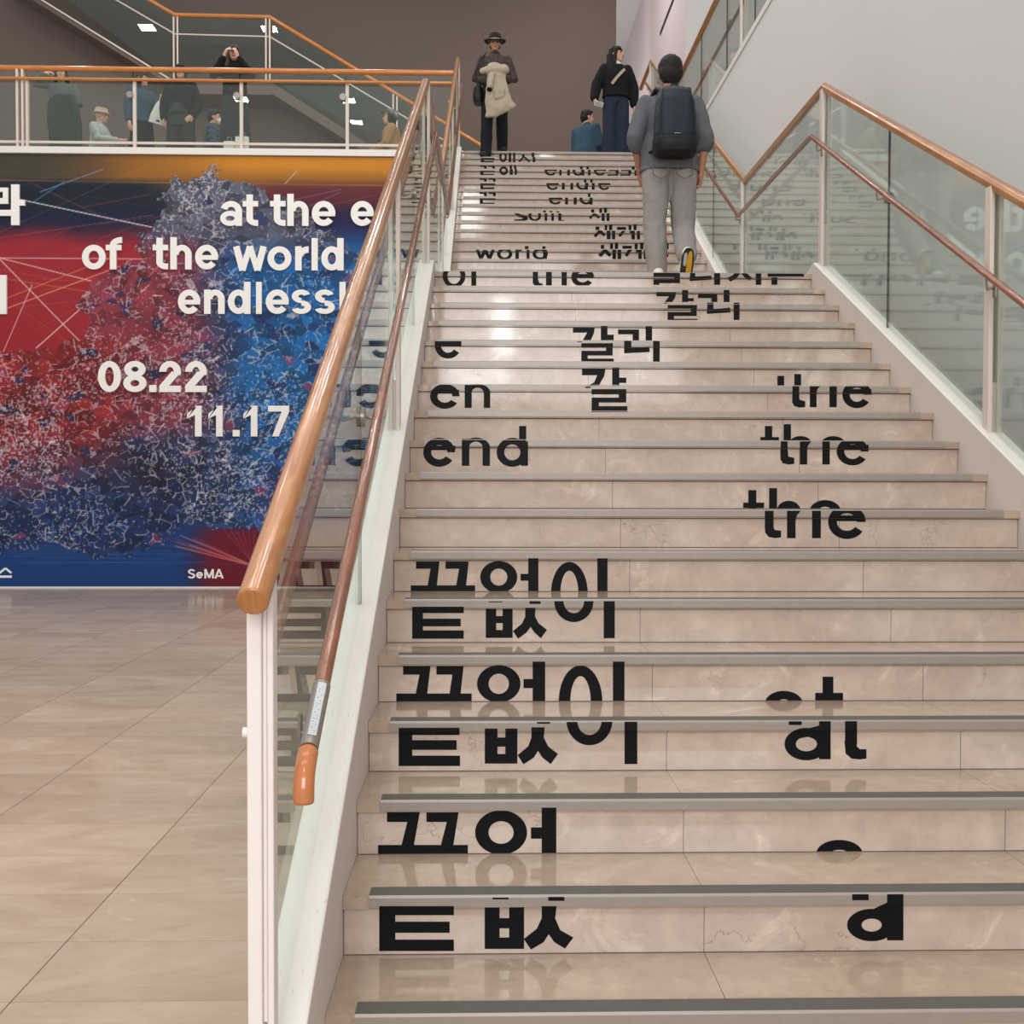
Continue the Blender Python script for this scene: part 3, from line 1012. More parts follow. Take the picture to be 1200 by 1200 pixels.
def build_mural():
    rng = np.random.default_rng(5)
    pl, pr = at(-62, 400, Y=YM).x, XL-0.115
    z0, z1 = 0.012, ZTOP-0.085
    nx, nz = 760, 500
    xs = np.linspace(pl, pr, nx)
    zs = np.linspace(z0, z1, nz)
    X, Z = np.meshgrid(xs, zs)
    # artwork coordinates, one unit = one photo pixel at the wall
    A = np.array([[at(0, 200, Y=YM).x, 0, 0]])
    ax, bx = at(0, 400, Y=YM).x, at(400, 400, Y=YM).x
    az, bz = at(200, 200, Y=YM).z, at(200, 600, Y=YM).z
    U = (X-ax)/(bx-ax)*400.0
    V = 200+(Z-az)/(bz-az)*400.0

    def vnoise(u, v, cell, seed):
        g = np.random.default_rng(seed).random((160, 160))
        a, b = (u+200)/cell, (v+200)/cell
        i, j = np.floor(a).astype(int), np.floor(b).astype(int)
        f, h = a-i, b-j
        f = f*f*(3-2*f)
        h = h*h*(3-2*h)
        i, j = i % 159, j % 159
        return (g[j, i]*(1-f)+g[j, i+1]*f)*(1-h)+(g[j+1, i]*(1-f)+g[j+1, i+1]*f)*h

    def fbm(u, v, cell, seed, o=4):
        r, a, t = 0, 1.0, 0
        for k in range(o):
            r = r+a*vnoise(u, v, cell/2**k, seed+k)
            t += a
            a *= 0.55
        return r/t

    def sm(x, a, b):
        t = np.clip((x-a)/(b-a), 0, 1)
        return t*t*(3-2*t)

    C = np.zeros(U.shape+(3,))

    def lay(mask, rgb):
        nonlocal C
        m = np.clip(mask, 0, 1)[..., None]
        C = C*(1-m)+np.array(rgb, float)*m

    def layc(mask, col):
        nonlocal C
        m = np.clip(mask, 0, 1)[..., None]
        C = C*(1-m)+col*m

    wob = (fbm(U, V, 60, 11)-0.5)
    # ---- backdrop
    lay(np.ones_like(U), (18, 28, 58))
    top = 1-sm(V+wob*6, 205, 250)
    lay(top*(1-sm(U, 60, 150)), (66, 62, 50))
    lay(top*sm(U, 40, 170)*0.95, (150, 98, 36))
    lay((1-sm(V, 192, 212))*sm(U, 150, 300), (196, 128, 38))
    lay(sm(V, 206, 222)*(1-sm(V, 232, 262))*sm(U, 250, 340)*0.8, (92, 30, 44))
    lay(sm(V, 232, 256)*sm(U, 330, 400)*0.9, (34, 22, 66))
    lay(sm(V, 206, 220)*(1-sm(V, 236, 262))*(1-sm(U, 150, 250)), (22, 30, 46))
    red = sm(V+wob*16, 254, 292)*(1-sm(U, 215, 300))
    lay(red, (150, 36, 48))
    lay(red*sm(V, 330, 400)*0.5, (146, 30, 38))
    blue = sm(U+wob*50-(V-300)*0.05, 235, 320)*sm(V, 252, 300)
    lay(blue, (18, 92, 158))
    low = sm(V+(U-100)*0.25+wob*60, 500, 590)
    lay(low, (24, 56, 112))
    lay(sm(V+wob*20, 640, 668), (16, 60, 118))
    mar = sm(U+wob*16+(V-640)*0.15, 205, 262)*sm(V+wob*30, 590, 640)
    lay(mar, (104, 20, 40))
    lay(sm(U, 300, 345)*sm(V, 520, 560)*(1-sm(V, 590, 640))*0.7, (96, 44, 110))
    # ---- thin lines

    def line(a, b, rgb, w=0.7, al=0.8):
        (x0, y0), (x1, y1) = a, b
        dx, dy = x1-x0, y1-y0
        L2 = dx*dx+dy*dy
        t = np.clip(((U-x0)*dx+(V-y0)*dy)/L2, 0, 1)
        d = np.hypot(U-(x0+t*dx), V-(y0+t*dy))
        lay(np.clip(w+0.5-d, 0, 1)*al, rgb)

    for _ in range(46):
        a = (rng.uniform(-60, 160), rng.uniform(215, 420))
        an = rng.uniform(-0.55, 0.75)
        ln = rng.uniform(60, 220)
        line(a, (a[0]+ln*math.cos(an), a[1]+ln*math.sin(an)), [(190, 80, 80), (120, 60, 110), (210, 140, 70), (170, 60, 70), (84, 70, 130)][rng.integers(5)], 0.15, 0.45)
    for a, b, c_, w, al in [((24, 235), (178, 266), (235, 232, 228), 0.5, .95), ((0, 303), (170, 303), (240, 220, 215), 0.4, .9), ((0, 303), (110, 330), (235, 215, 210), 0.45, .9),
                       ((0, 304), (98, 405), (240, 225, 220), 0.45, .9), ((8, 362), (140, 312), (235, 190, 140), 0.4, .9), ((8, 350), (130, 302), (220, 150, 80), 0.4, .8),
                       ((38, 334), (4, 412), (230, 200, 200), 0.4, .9), ((96, 360), (42, 408), (240, 225, 220), 0.5, .9), ((0, 326), (130, 346), (214, 140, 60), 0.3, .8),
                       ((122, 199), (48, 226), (120, 150, 190), 0.4, .9), ((76, 214), (40, 238), (70, 150, 200), 0.4, .8), ((0, 213), (450, 215), (190, 150, 90), 0.25, .7), ((0, 211), (240, 206), (170, 70, 60), 0.2, .6),
                       ((40, 217), (128, 258), (150, 84, 84), 0.3, .7), ((100, 243), (175, 228), (150, 70, 80), 0.3, .7), ((0, 280), (180, 252), (190, 90, 80), 0.3, .7),
                       ((334, 214), (348, 199), (190, 200, 220), 0.35, .9), ((400, 220), (330, 236), (120, 110, 170), 0.35, .8), ((398, 224), (362, 240), (120, 110, 170), 0.35, .8), ((438, 227), (380, 240), (150, 60, 60), 0.3, .8)]:
        line(a, b, c_, w, al)
    for k in range(11):
        line((192+rng.uniform(-6, 40), 630+rng.uniform(-4, 12)), (296, 664), [(216, 160, 90), (220, 60, 60), (230, 215, 200), (190, 50, 90)][rng.integers(4)], 0.25, 0.75)
    for k in range(6):
        line((262+k*7, 622), (294, 660), (200, 90, 120), 0.25, 0.6)
    for k in range(8):
        y = 640+k*3
        line((rng.uniform(0, 60), y), (rng.uniform(180, 290), y+rng.uniform(-4, 4)), (50, 110, 170), 0.2, 0.6)
    # ---- crystalline mass
    ctr = [(258, 196), (232, 200), (292, 212), (320, 230), (352, 236), (372, 262), (392, 270), (410, 288), (560, 330), (560, 596), (330, 604), (300, 618), (262, 622), (215, 612), (180, 640), (130, 652),
           (60, 640), (-60, 650), (-60, 420), (20, 412), (60, 408), (96, 396), (104, 372), (92, 350), (122, 322), (160, 302), (166, 276), (180, 262), (196, 240), (186, 224), (200, 218), (222, 210)]
    nU = U+(fbm(U, V, 14, 21, 3)-0.5)*26
    nV = V+(fbm(U, V, 14, 31, 3)-0.5)*26
    ins = np.zeros(U.shape, bool)
    n = len(ctr)
    for i in range(n):
        (x0, y0), (x1, y1) = ctr[i], ctr[(i+1) % n]
        cond = ((y0 > nV) != (y1 > nV))
        if y0 != y1:
            ins ^= cond & (nU < (x1-x0)*(nV-y0)/(y1-y0)+x0)
    ns = 3100
    sd = np.stack([rng.uniform(-70, 560, ns), rng.uniform(190, 690, ns)], 1)
    cid = np.zeros(U.size, int)
    P = np.stack([U.ravel(), V.ravel()], 1)
    d1 = np.zeros(U.size)
    d2 = np.zeros(U.size)
    order = np.argsort(sd[:, 1])
    sd = sd[order]
    for r in range(nz):                       # row by row, only seeds near the row
        sl = slice(r*nx, (r+1)*nx)
        v = P[sl][0, 1]
        lo, hi = np.searchsorted(sd[:, 1], [v-26, v+26])
        s_ = sd[lo:hi]
        if len(s_) < 2: continue
        rowu = P[sl][:, 0]
        D = np.hypot((rowu[:, None]-s_[None, :, 0])*0.8, (P[sl][:, 1][:, None]-s_[None, :, 1])*1.15)
        k = np.argpartition(D, 1, axis=1)[:, :2]
        da = np.take_along_axis(D, k, 1)
        sw = da[:, 0] > da[:, 1]
        k[sw] = k[sw][:, ::-1]
        da.sort(axis=1)
        cid[sl] = k[:, 0]+lo
        d1[sl], d2[sl] = da[:, 0], da[:, 1]
    cid = cid.reshape(U.shape)
    edge = (d2-d1).reshape(U.shape)
    cr = rng.random(ns)[cid]
    cr2 = rng.random(ns)[cid]

    def body(cs):
        return np.array(cs, float)

    # zone colours inside the mass
    zb = np.zeros(U.shape+(3,))
    zb[:] = (46, 74, 122)
    def zl(mask, rgb):
        nonlocal zb
        m = np.clip(mask, 0, 1)[..., None]
        zb = zb*(1-m)+np.array(rgb, float)*m
    zl(1-sm(V+wob*40, 262, 300), (88, 92, 112))
    zl(sm(U+wob*60, 250, 320)*sm(V, 280, 320), (22, 100, 168))
    pk = (1-sm(U+wob*80-(V-300)*0.05, 190, 285))*sm(V, 262, 300)*(1-sm(V+wob*60-(220-U)*0.25, 470, 560))
    zl(pk, (136, 54, 68))
    zl((1-sm(U+wob*60, 90, 190))*sm(V, 380, 410)*(1-sm(V+wob*60, 490, 570)), (138, 36, 42))
    zl(sm(V+wob*50+(U-200)*0.1, 530, 590)*(1-sm(U, 170, 330)), (30, 54, 104))
    zl(np.exp(-(((U-175)/75)**2+((V-556)/34)**2))*0.8, (34, 30, 52))
    zl(sm(U, 280, 340)*sm(V, 520, 570), (84, 62, 120))
    shade = 0.64+0.42*cr
    col = zb*shade[..., None]
    # some facets jump to the neighbouring hue
    jump = (cr2 > 0.93)
    col[jump] = col[jump]*0.35+np.array((26, 40, 84))*0.65
    jump = (cr2 < 0.03) & (V > 300)
    col[jump] = col[jump]*0.4+np.array((150, 60, 90))*0.6
    layc(ins*1.0, np.clip(col, 0, 235))
    # pale filigree along facet edges and clouds of light specks
    fil = (edge < 0.7)*(fbm(U, V, 9, 51, 3) > 0.56)
    lay(ins*fil*0.6, (200, 190, 200))
    cloud = np.clip((fbm(U, V, 44, 61, 4)-0.40)*4.0, 0, 1)*(0.45+0.55*np.clip((300-V)/60, 0, 1)+0.45*np.exp(-((V-520)/90)**2))
    spk = 0.35*rng.random(U.shape)+0.65*np.clip((vnoise(U, V, 2.1, 91)-.5)*1.25+.5, 0, 1)
    lay(ins*(spk < 0.42*cloud)*0.62, (196, 190, 202))
    lay(ins*(spk > 1-0.20*cloud)*0.6, (34, 36, 66))
    tw = (vnoise(U, V, 2.6, 71) > 0.74)*(vnoise(U, V, 3.4, 73) > 0.45)
    lay(ins*tw*(0.25+0.5*cloud), (224, 214, 214))
    # ochre twigs in the rosy part, pale and blue twigs elsewhere
    for k in range(240):
        u, v = rng.uniform(-20, 430), rng.uniform(290, 650)
        an = rng.uniform(0, 6.28)
        ln = rng.uniform(5, 17)
        if 100 < u < 200 and v < 410: c_ = [(226, 160, 84), (236, 214, 196), (230, 130, 70)][rng.integers(3)]
        elif u < 140 and v < 520: c_ = [(226, 150, 110), (230, 200, 190)][rng.integers(2)]
        elif v > 560: c_ = [(90, 150, 200), (200, 210, 226), (60, 130, 190)][rng.integers(3)]
        else: c_ = [(140, 190, 226), (214, 220, 232)][rng.integers(2)]
        x1, y1 = u+ln*math.cos(an), v+ln*math.sin(an)
        ii = (np.abs(U[0]-u) < 24).nonzero()[0]
        jj = (np.abs(V[:, 0]-v) < 24).nonzero()[0]
        if len(ii) == 0 or len(jj) == 0: continue
        sub = np.ix_(jj, ii)
        uu, vv = U[sub], V[sub]
        dx, dy = x1-u, y1-v
        t = np.clip(((uu-u)*dx+(vv-v)*dy)/(dx*dx+dy*dy), 0, 1)
        d = np.hypot(uu-(u+t*dx), vv-(v+t*dy))
        mk = (np.clip(0.95-d, 0, 1)*0.85*ins[sub])[..., None]
        C[sub] = C[sub]*(1-mk)+np.array(c_)*mk
    C = np.clip(C, 0, 255)/255.0
    L = np.where(C <= 0.04045, C/12.92, ((C+0.055)/1.055)**2.4)
    # panel: printed front grid, plus thickness
    vs = np.stack([X, np.full_like(X, YM), Z], -1).reshape(-1, 3)
    idx = np.arange(nx*nz).reshape(nz, nx)
    q = np.stack([idx[:-1, :-1], idx[:-1, 1:], idx[1:, 1:], idx[1:, :-1]], -1).reshape(-1, 4)
    me = bpy.data.meshes.new('print')
    me.vertices.add(len(vs))
    me.vertices.foreach_set('co', vs.ravel())
    me.loops.add(q.size)
    me.loops.foreach_set('vertex_index', q.ravel().astype(np.int32))
    me.polygons.add(len(q))
    me.polygons.foreach_set('loop_start', np.arange(0, q.size, 4, dtype=np.int32))
    me.update()
    at_ = me.color_attributes.new('ink', 'FLOAT_COLOR', 'POINT')
    rgba = np.ones((nx*nz, 4), np.float32)
    rgba[:, :3] = L.reshape(-1, 3)
    at_.data.foreach_set('color', rgba.ravel())
    k = NT('printed_mural')
    an = k.t.nodes.new('ShaderNodeAttribute')
    an.attribute_name = 'ink'
    k.l(an.outputs['Color'], k.b.inputs['Base Color'])
    k.b.inputs['Roughness'].default_value = 0.6
    k.b.inputs['Specular IOR Level'].default_value = 0.25
    me.materials.append(k.m)
    root = empty('mural', ((pl+pr)/2, YM, 0), 0, 'huge printed mural of red and blue crystal shards on the wall below the balcony', 'mural')
    off = Vector((-(pl+pr)/2, -YM, 0))
    o = bpy.data.objects.new('print', me)
    COL.objects.link(o)
    o.parent = root
    o.location = off
    m = MB()
    m.box(pl, YM+0.002, z0-0.002, pr, YM+0.135, z1)
    b = m.build('backing_board', M['white_trim'], root)
    b.location = off
    m = MB()
    m.box(pl, YM-0.006, 0.0, pr, YM+0.004, 0.020)
    b = m.build('base_trim', M['white_trim'], root)
    b.location = off
    return root, off


MURAL, MOFF = build_mural()


def stroke(pts, w):
    """thick open polyline with butt ends as quads"""
    res = []
    for (x0, y0), (x1, y1) in zip(pts[:-1], pts[1:]):
        d = math.hypot(x1-x0, y1-y0)
        nx_, ny_ = -(y1-y0)/d*w/2, (x1-x0)/d*w/2
        res.append([(x0+nx_, y0+ny_), (x1+nx_, y1+ny_), (x1-nx_, y1-ny_), (x0-nx_, y0-ny_)])
    return res


def glyph(ch, x0, x1, yb, w, xh=95.0, asc=125.0):
    """bold grotesque letter, box x0..x1, baseline yb, stem w, y down"""
    yt, ya = yb-xh, yb-asc
    cx, cy = (x0+x1)/2, (yt+yb)/2
    rx, ry = (x1-x0)/2, (yb-yt)/2
    if ch == 'o': return ring(cx, cy, rx, ry, rx-w, ry-w*0.92)
    if ch == 'e': return ring(cx, cy, rx, ry, rx-w, ry-w*0.92, None, None, 38, 360)+R(x0+w*0.6, cy-w*0.30, x1-1, cy+w*0.42)
    if ch == 'l': return R(x0, ya, x1, yb)
    if ch == 'n': return R(x0, yt, x0+w, yb)+R(x1-w, yt+rx*0.9, x1, yb)+ring(cx+w*0.15, yt+rx*0.95, rx-w*0.15, rx*0.95, rx-w*1.15, rx*0.95-w*0.9, None, None, 180, 360)
    if ch == 'h': return R(x0, ya, x0+w, yb)+R(x1-w, yt+rx*0.9, x1, yb)+ring(cx+w*0.15, yt+rx*0.95, rx-w*0.15, rx*0.95, rx-w*1.15, rx*0.95-w*0.9, None, None, 180, 360)
    if ch == 'r': return R(x0, yt, x0+w, yb)+ring(x1, yb-xh*0.45, x1-x0-w*0.1, xh*0.55, x1-x0-w*1.0, xh*0.55-w, None, None, 180, 270)
    if ch == 'd': return R(x1-w, ya, x1, yb)+ring(cx-w*0.1, cy, rx-w*0.1, ry, rx-w*1.1, ry-w*0.92)
    if ch == 'a': return (R(x1-w, yt+xh*0.42, x1, yb)+ring(cx, yt+xh*0.42, rx, xh*0.42, rx-w, xh*0.42-w*0.9, None, None, 200, 360)
                          + ring(cx-w*0.15, yb-xh*0.30, rx-w*0.15, xh*0.30, rx-w*1.0, xh*0.30-w*0.75))
    if ch == 't': return R(cx-w*0.62, ya+asc*0.02, cx+w*0.38, yb-w)+R(x0, yt, x1, yt+w*0.85)+ring(x1-w*0.2, yb-w*1.15, (x1-w*0.2)-(cx-w*0.62), w*1.15, (x1-w*0.2)-(cx+w*0.38), w*0.25, None, None, 90, 180)+R(x1-w*0.3, yb-w*0.9, x1, yb)
    if ch == 'f': return R(cx-w*0.62, ya+w*1.2, cx+w*0.38, yb)+R(x0, yt, x1-w*0.1, yt+w*0.85)+ring(x1, ya+w*1.25, x1-(cx-w*0.62), w*1.25, x1-(cx+w*0.38), w*0.35, None, None, 180, 270)
    if ch == 'w':
        h = (x1-x0)
        return stroke([(x0+w*.5, yt), (x0+h*.28, yb)], w)+stroke([(x0+h*.28, yb), (cx, yt)], w*.9)+stroke([(cx, yt), (x1-h*.28, yb)], w*.9)+stroke([(x1-h*.28, yb), (x1-w*.5, yt)], w)
    if ch == 's': return (ring(cx, yt+ry*0.55, rx*0.94, ry*0.55, rx*0.94-w, ry*0.55-w*0.78, None, None, 90, 340)
                          + ring(cx, yb-ry*0.55, rx, ry*0.55, rx-w, ry*0.55-w*0.78, None, None, -90, 160))
    if ch == '0': return ring(cx, (ya+yb)/2, rx, asc/2, rx-w, asc/2-w*0.85)
    if ch == '8': return ring(cx, ya+asc*0.265, rx*0.92, asc*0.265, rx*0.92-w, asc*0.265-w*0.8)+ring(cx, yb-asc*0.285, rx, asc*0.285, rx-w, asc*0.285-w*0.8)
    if ch == '2': return (ring(cx, ya+rx, rx, rx, rx-w, rx-w*0.85, None, None, 180, 380)
                          + poly((x1-w*0.25, ya+rx*1.25), (x1-w*1.25, ya+rx*0.95), (x0, yb-w*0.9), (x0+w*1.35, yb-w*0.9))+R(x0, yb-w*0.9, x1, yb))
    if ch == '1': return R(x1-w, ya, x1, yb)+poly((x0, ya+asc*0.26), (x0, ya+asc*0.42), (x1-w, ya+asc*0.30), (x1-w, ya), (x1-w*0.6, ya))
    if ch == '7': return R(x0, ya, x1, ya+w*0.9)+poly((x1-w*1.15, ya+w*0.9), (x1, ya+w*0.9), (cx, yb), (cx-w, yb))
    if ch == '.': return R(x0, yb-w, x1, yb)
    if ch == 'S': return (ring(cx, ya+asc*0.27, rx*0.95, asc*0.27, rx*0.95-w, asc*0.27-w*0.8, None, None, 90, 345)
                          + ring(cx, yb-asc*0.28, rx, asc*0.28, rx-w, asc*0.28-w*0.8, None, None, -90, 165))
    if ch == 'M': return R(x0, ya, x0+w, yb)+R(x1-w, ya, x1, yb)+stroke([(x0+w*.5, ya), (cx, yb-3)], w)+stroke([(cx, yb-3), (x1-w*.5, ya)], w)
    if ch == 'A': return stroke([(x0+w*.5, yb), (cx, ya)], w)+stroke([(cx, ya), (x1-w*.5, yb)], w)+R(x0+rx*.4, yb-asc*0.34, x1-rx*.4, yb-asc*0.34+w*.8)
    return []


def raised(letters, label, ox, oy, s, depth=0.030, group=None):
    """row of solid letters standing on the mural"""
    p0 = at(ox+letters[0][0][0][0]/s, oy+letters[0][0][0][1]/s, Y=YM)
    root = empty('wall_lettering', (p0.x, YM, p0.z), 0, label, 'lettering', group)
    for g in letters:
        m = MB()
        for k, q in enumerate(conv(g, ox, oy, s)):
            w = [at(px, py, Y=YM-depth) for px, py in q]
            e = 0.00002*k
            m.prism_y([(p.x-p0.x, p.z-p0.z) for p in w], -depth-e, -0.0005)
        m.build('letter', M['letter'], root)
    return root


def G(s, spec, yb, w, xh, asc): return [glyph(c, a, b, yb, w, xh, asc) for c, (a, b) in zip(s, spec)]


raised(G('atthee', [(560, 645), (648, 708), (755, 815), (822, 905), (918, 1010), (1070, 1160)], 182, 25, 97, 125), 'raised white line "at the e" near the top of the mural', 90, 210, 3.3333)
raised(G('ofthe', [(20, 112), (113, 176), (296, 356), (365, 448), (462, 552)], 352, 25, 96, 126)
       + G('world', [(610, 742), (745, 838), (853, 905), (917, 941), (955, 1042)], 356, 25, 94, 126), 'raised white line "of the world" in the middle of the mural', 90, 210, 3.3333)
raised(G('endlessl', [(395, 482), (497, 577), (590, 678), (700, 722), (738, 828), (838, 915), (928, 1008), (1026, 1050)], 526, 25, 95, 125), 'raised white word "endlessl" partly behind the handrail', 90, 210, 3.3333)
raised(G('08.22', [(68, 192), (205, 330), (345, 384), (400, 516), (540, 656)], 228, 38, 130, 168), 'raised white date 08.22 on the mural', 100, 410, 4.615)
raised(G('11.17', [(550, 628), (665, 742), (797, 834), (855, 930), (988, 1102)], 468, 35, 130, 166), 'raised white date 11.17 on the mural, below 08.22', 100, 410, 4.615)
raised([R(-120, 132, 62, 164)+R(22, 164, 62, 226)+R(-120, 214, 62, 258)+R(-120, 258, -75, 306)+R(-120, 306, 86, 352)+R(86, 107, 150, 425)+R(150, 228, 193, 272)],
       'raised white Korean syllable cut by the left edge of the photo, upper one', 0, 200, 6.667)
raised([R(-8, 815, 50, 1120)], 'raised white vertical Korean stroke at the left edge, lower one', 0, 200, 6.667)


def flat_print(prims, name):
    m = MB()
    for k, q in enumerate(prims):
        w = [at(px, py, Y=YM-0.002) for px, py in q]
        m.prism_y([(p.x, p.z) for p in w], YM-0.0022-0.00002*k, YM-0.0004)
    o = m.build(name, M['letter'], MURAL)
    o.location = MOFF


for g in G('SeMA', [(825, 858), (862, 892), (898, 940), (942, 983)], 142, 8.5, 29, 41): flat_print(conv(g, 0, 640, 3.75), 'logo_letter')
flat_print(conv(stroke([(24, 97), (50, 118)], 9)+stroke([(24, 97), (-2, 118)], 9)+R(-12, 129, 52, 139), 0, 640, 3.75), 'printed_syllable')

# ------------------------------------------------------------------ balcony over the mural
YB = YTOP+0.02
mb = MB()
mb.box(-11, YB-0.012, ZTOP-0.075, XL-0.115, YB+0.05, ZTOP+0.012)
tag(mb.build('trim_4', M['white_trim']), kind='structure')


def balcony():
    yr = YB+0.04
    zt = at(300, 83, Y=yr).z
    zl = at(300, 96.5, Y=yr).z
    zb = at(300, 169, Y=yr).z
    xe = RAIL_X[-1]
    root = empty('balcony_railing', (-4, yr, ZTOP), 0, 'glass balcony railing with two timber rails above the mural', 'railing')
    off = -Vector((-4, yr, ZTOP))

    def part(m, name, mat, **kw):
        o = m.build(name, mat, root, **kw)
        o.location = off
        return o
    m = MB()
    m.sweep([(-10.5, yr, zt), (xe-0.02, yr, zt)], 0.036, 20)
    part(m, 'handrail', M['wood_orange'], smooth=40)
    m = MB()
    m.sweep([(-10.5, yr-0.05, zl), (xe-0.01, yr-0.05, zl)], 0.021, 16)
    part(m, 'lower_handrail', M['wood_orange'], smooth=40)
    m = MB()
    m.box(-10.5, yr-0.012, zb-0.016, xe-0.05, yr+0.012, zb+0.016)
    part(m, 'bottom_rail', M['paint'])
    xs = [at(p, 130, Y=yr).x for p in (158, 283, 407)]
    dx = xs[1]-xs[0]
    xd = at(24, 130, Y=yr).x
    for x in xs:
        m = MB()
        m.box(x-0.022, yr-0.02, ZTOP, x+0.022, yr+0.02, zl-0.01)
        part(m, 'post', M['paint'], bevel=0.003)
        m = MB()
        m.disc((x-0.055, yr-0.035, at(300, 113.5, Y=yr).z), (0, 1, 0), 0.045, 0.02)
        part(m, 'clamp', M['steel'], smooth=40)
    for x in (xd-0.035, xd+0.035, xd+0.095):
        m = MB()
        m.box(x-0.016, yr-0.03, ZTOP, x+0.016, yr+0.03, (zt if x < xd+0.05 else zl)-0.01)
        part(m, 'post', M['paint'], bevel=0.003)
    ed = [-10.5, xs[0]-3*dx, xs[0]-2*dx+0.0, xd]+[x-0.02 for x in xs]+[xe-0.06]
    for a, b in zip(ed[:-1], ed[1:]):
        m = MB()
        m.box(a+0.01, yr-0.006, ZTOP+0.01, b-0.01, yr+0.006, zt-0.045)
        part(m, 'glass_pane', M['glass'])
    return root


balcony()


# railing along the edge of the upper floor on the right
def side_balcony():
    x = XW+0.03
    zt = at(824, 34, X=x).z
    zl = at(835, 57, X=x).z
    root = empty('balcony_railing', (x, 9, ZTOP), 0, 'glass railing with timber handrail on top of the white right wall', 'railing')
    off = -Vector((x, 9, ZTOP))

    def part(m, name, mat, **kw):
        o = m.build(name, mat, root, **kw)
        o.location = off
    m = MB()
    m.sweep([(x, 3.0, zt), (x, 15.9, zt)], 0.034, 20)
    part(m, 'handrail', M['wood'], smooth=40)
    m = MB()
    m.sweep([(x+0.07, 3.0, zl), (x+0.07, 15.9, zl)], 0.02, 16)
    part(m, 'lower_handrail', M['wood_dark'], smooth=40)
    ys = [3.0, 5.5, 8.0, at(885, 10, X=x).y, at(852, 60, X=x).y, at(822, 80, X=x).y, 15.9]
    for a, b in zip(ys[:-1], ys[1:]):
        m = MB()
        m.box(x-0.006, a+0.006, ZTOP+0.012, x+0.006, b-0.006, zt-0.02)
        part(m, 'glass_pane', M['glass'])
    for y in ys[1:-1]:
        m = MB()
        m.box(x-0.0065, y-0.005, ZTOP+0.012, x+0.0065, y+0.005, zt-0.03)
        part(m, 'joint_gasket', M['gasket'])
        m = MB()
        m.disc((x+0.03, y, zl-0.03), (1, 0, 0), 0.035, 0.06)
        part(m, 'clamp', M['steel'], smooth=40)
    for y in (ys[3]-0.9, ys[3]+0.5):
        m = MB()
        for e in (-1, 1): m.box(x+e*0.022-0.009, y-0.03, ZTOP, x+e*0.022+0.009, y+0.03, zt-0.01)
        part(m, 'post', M['paint'], bevel=0.003)


side_balcony()


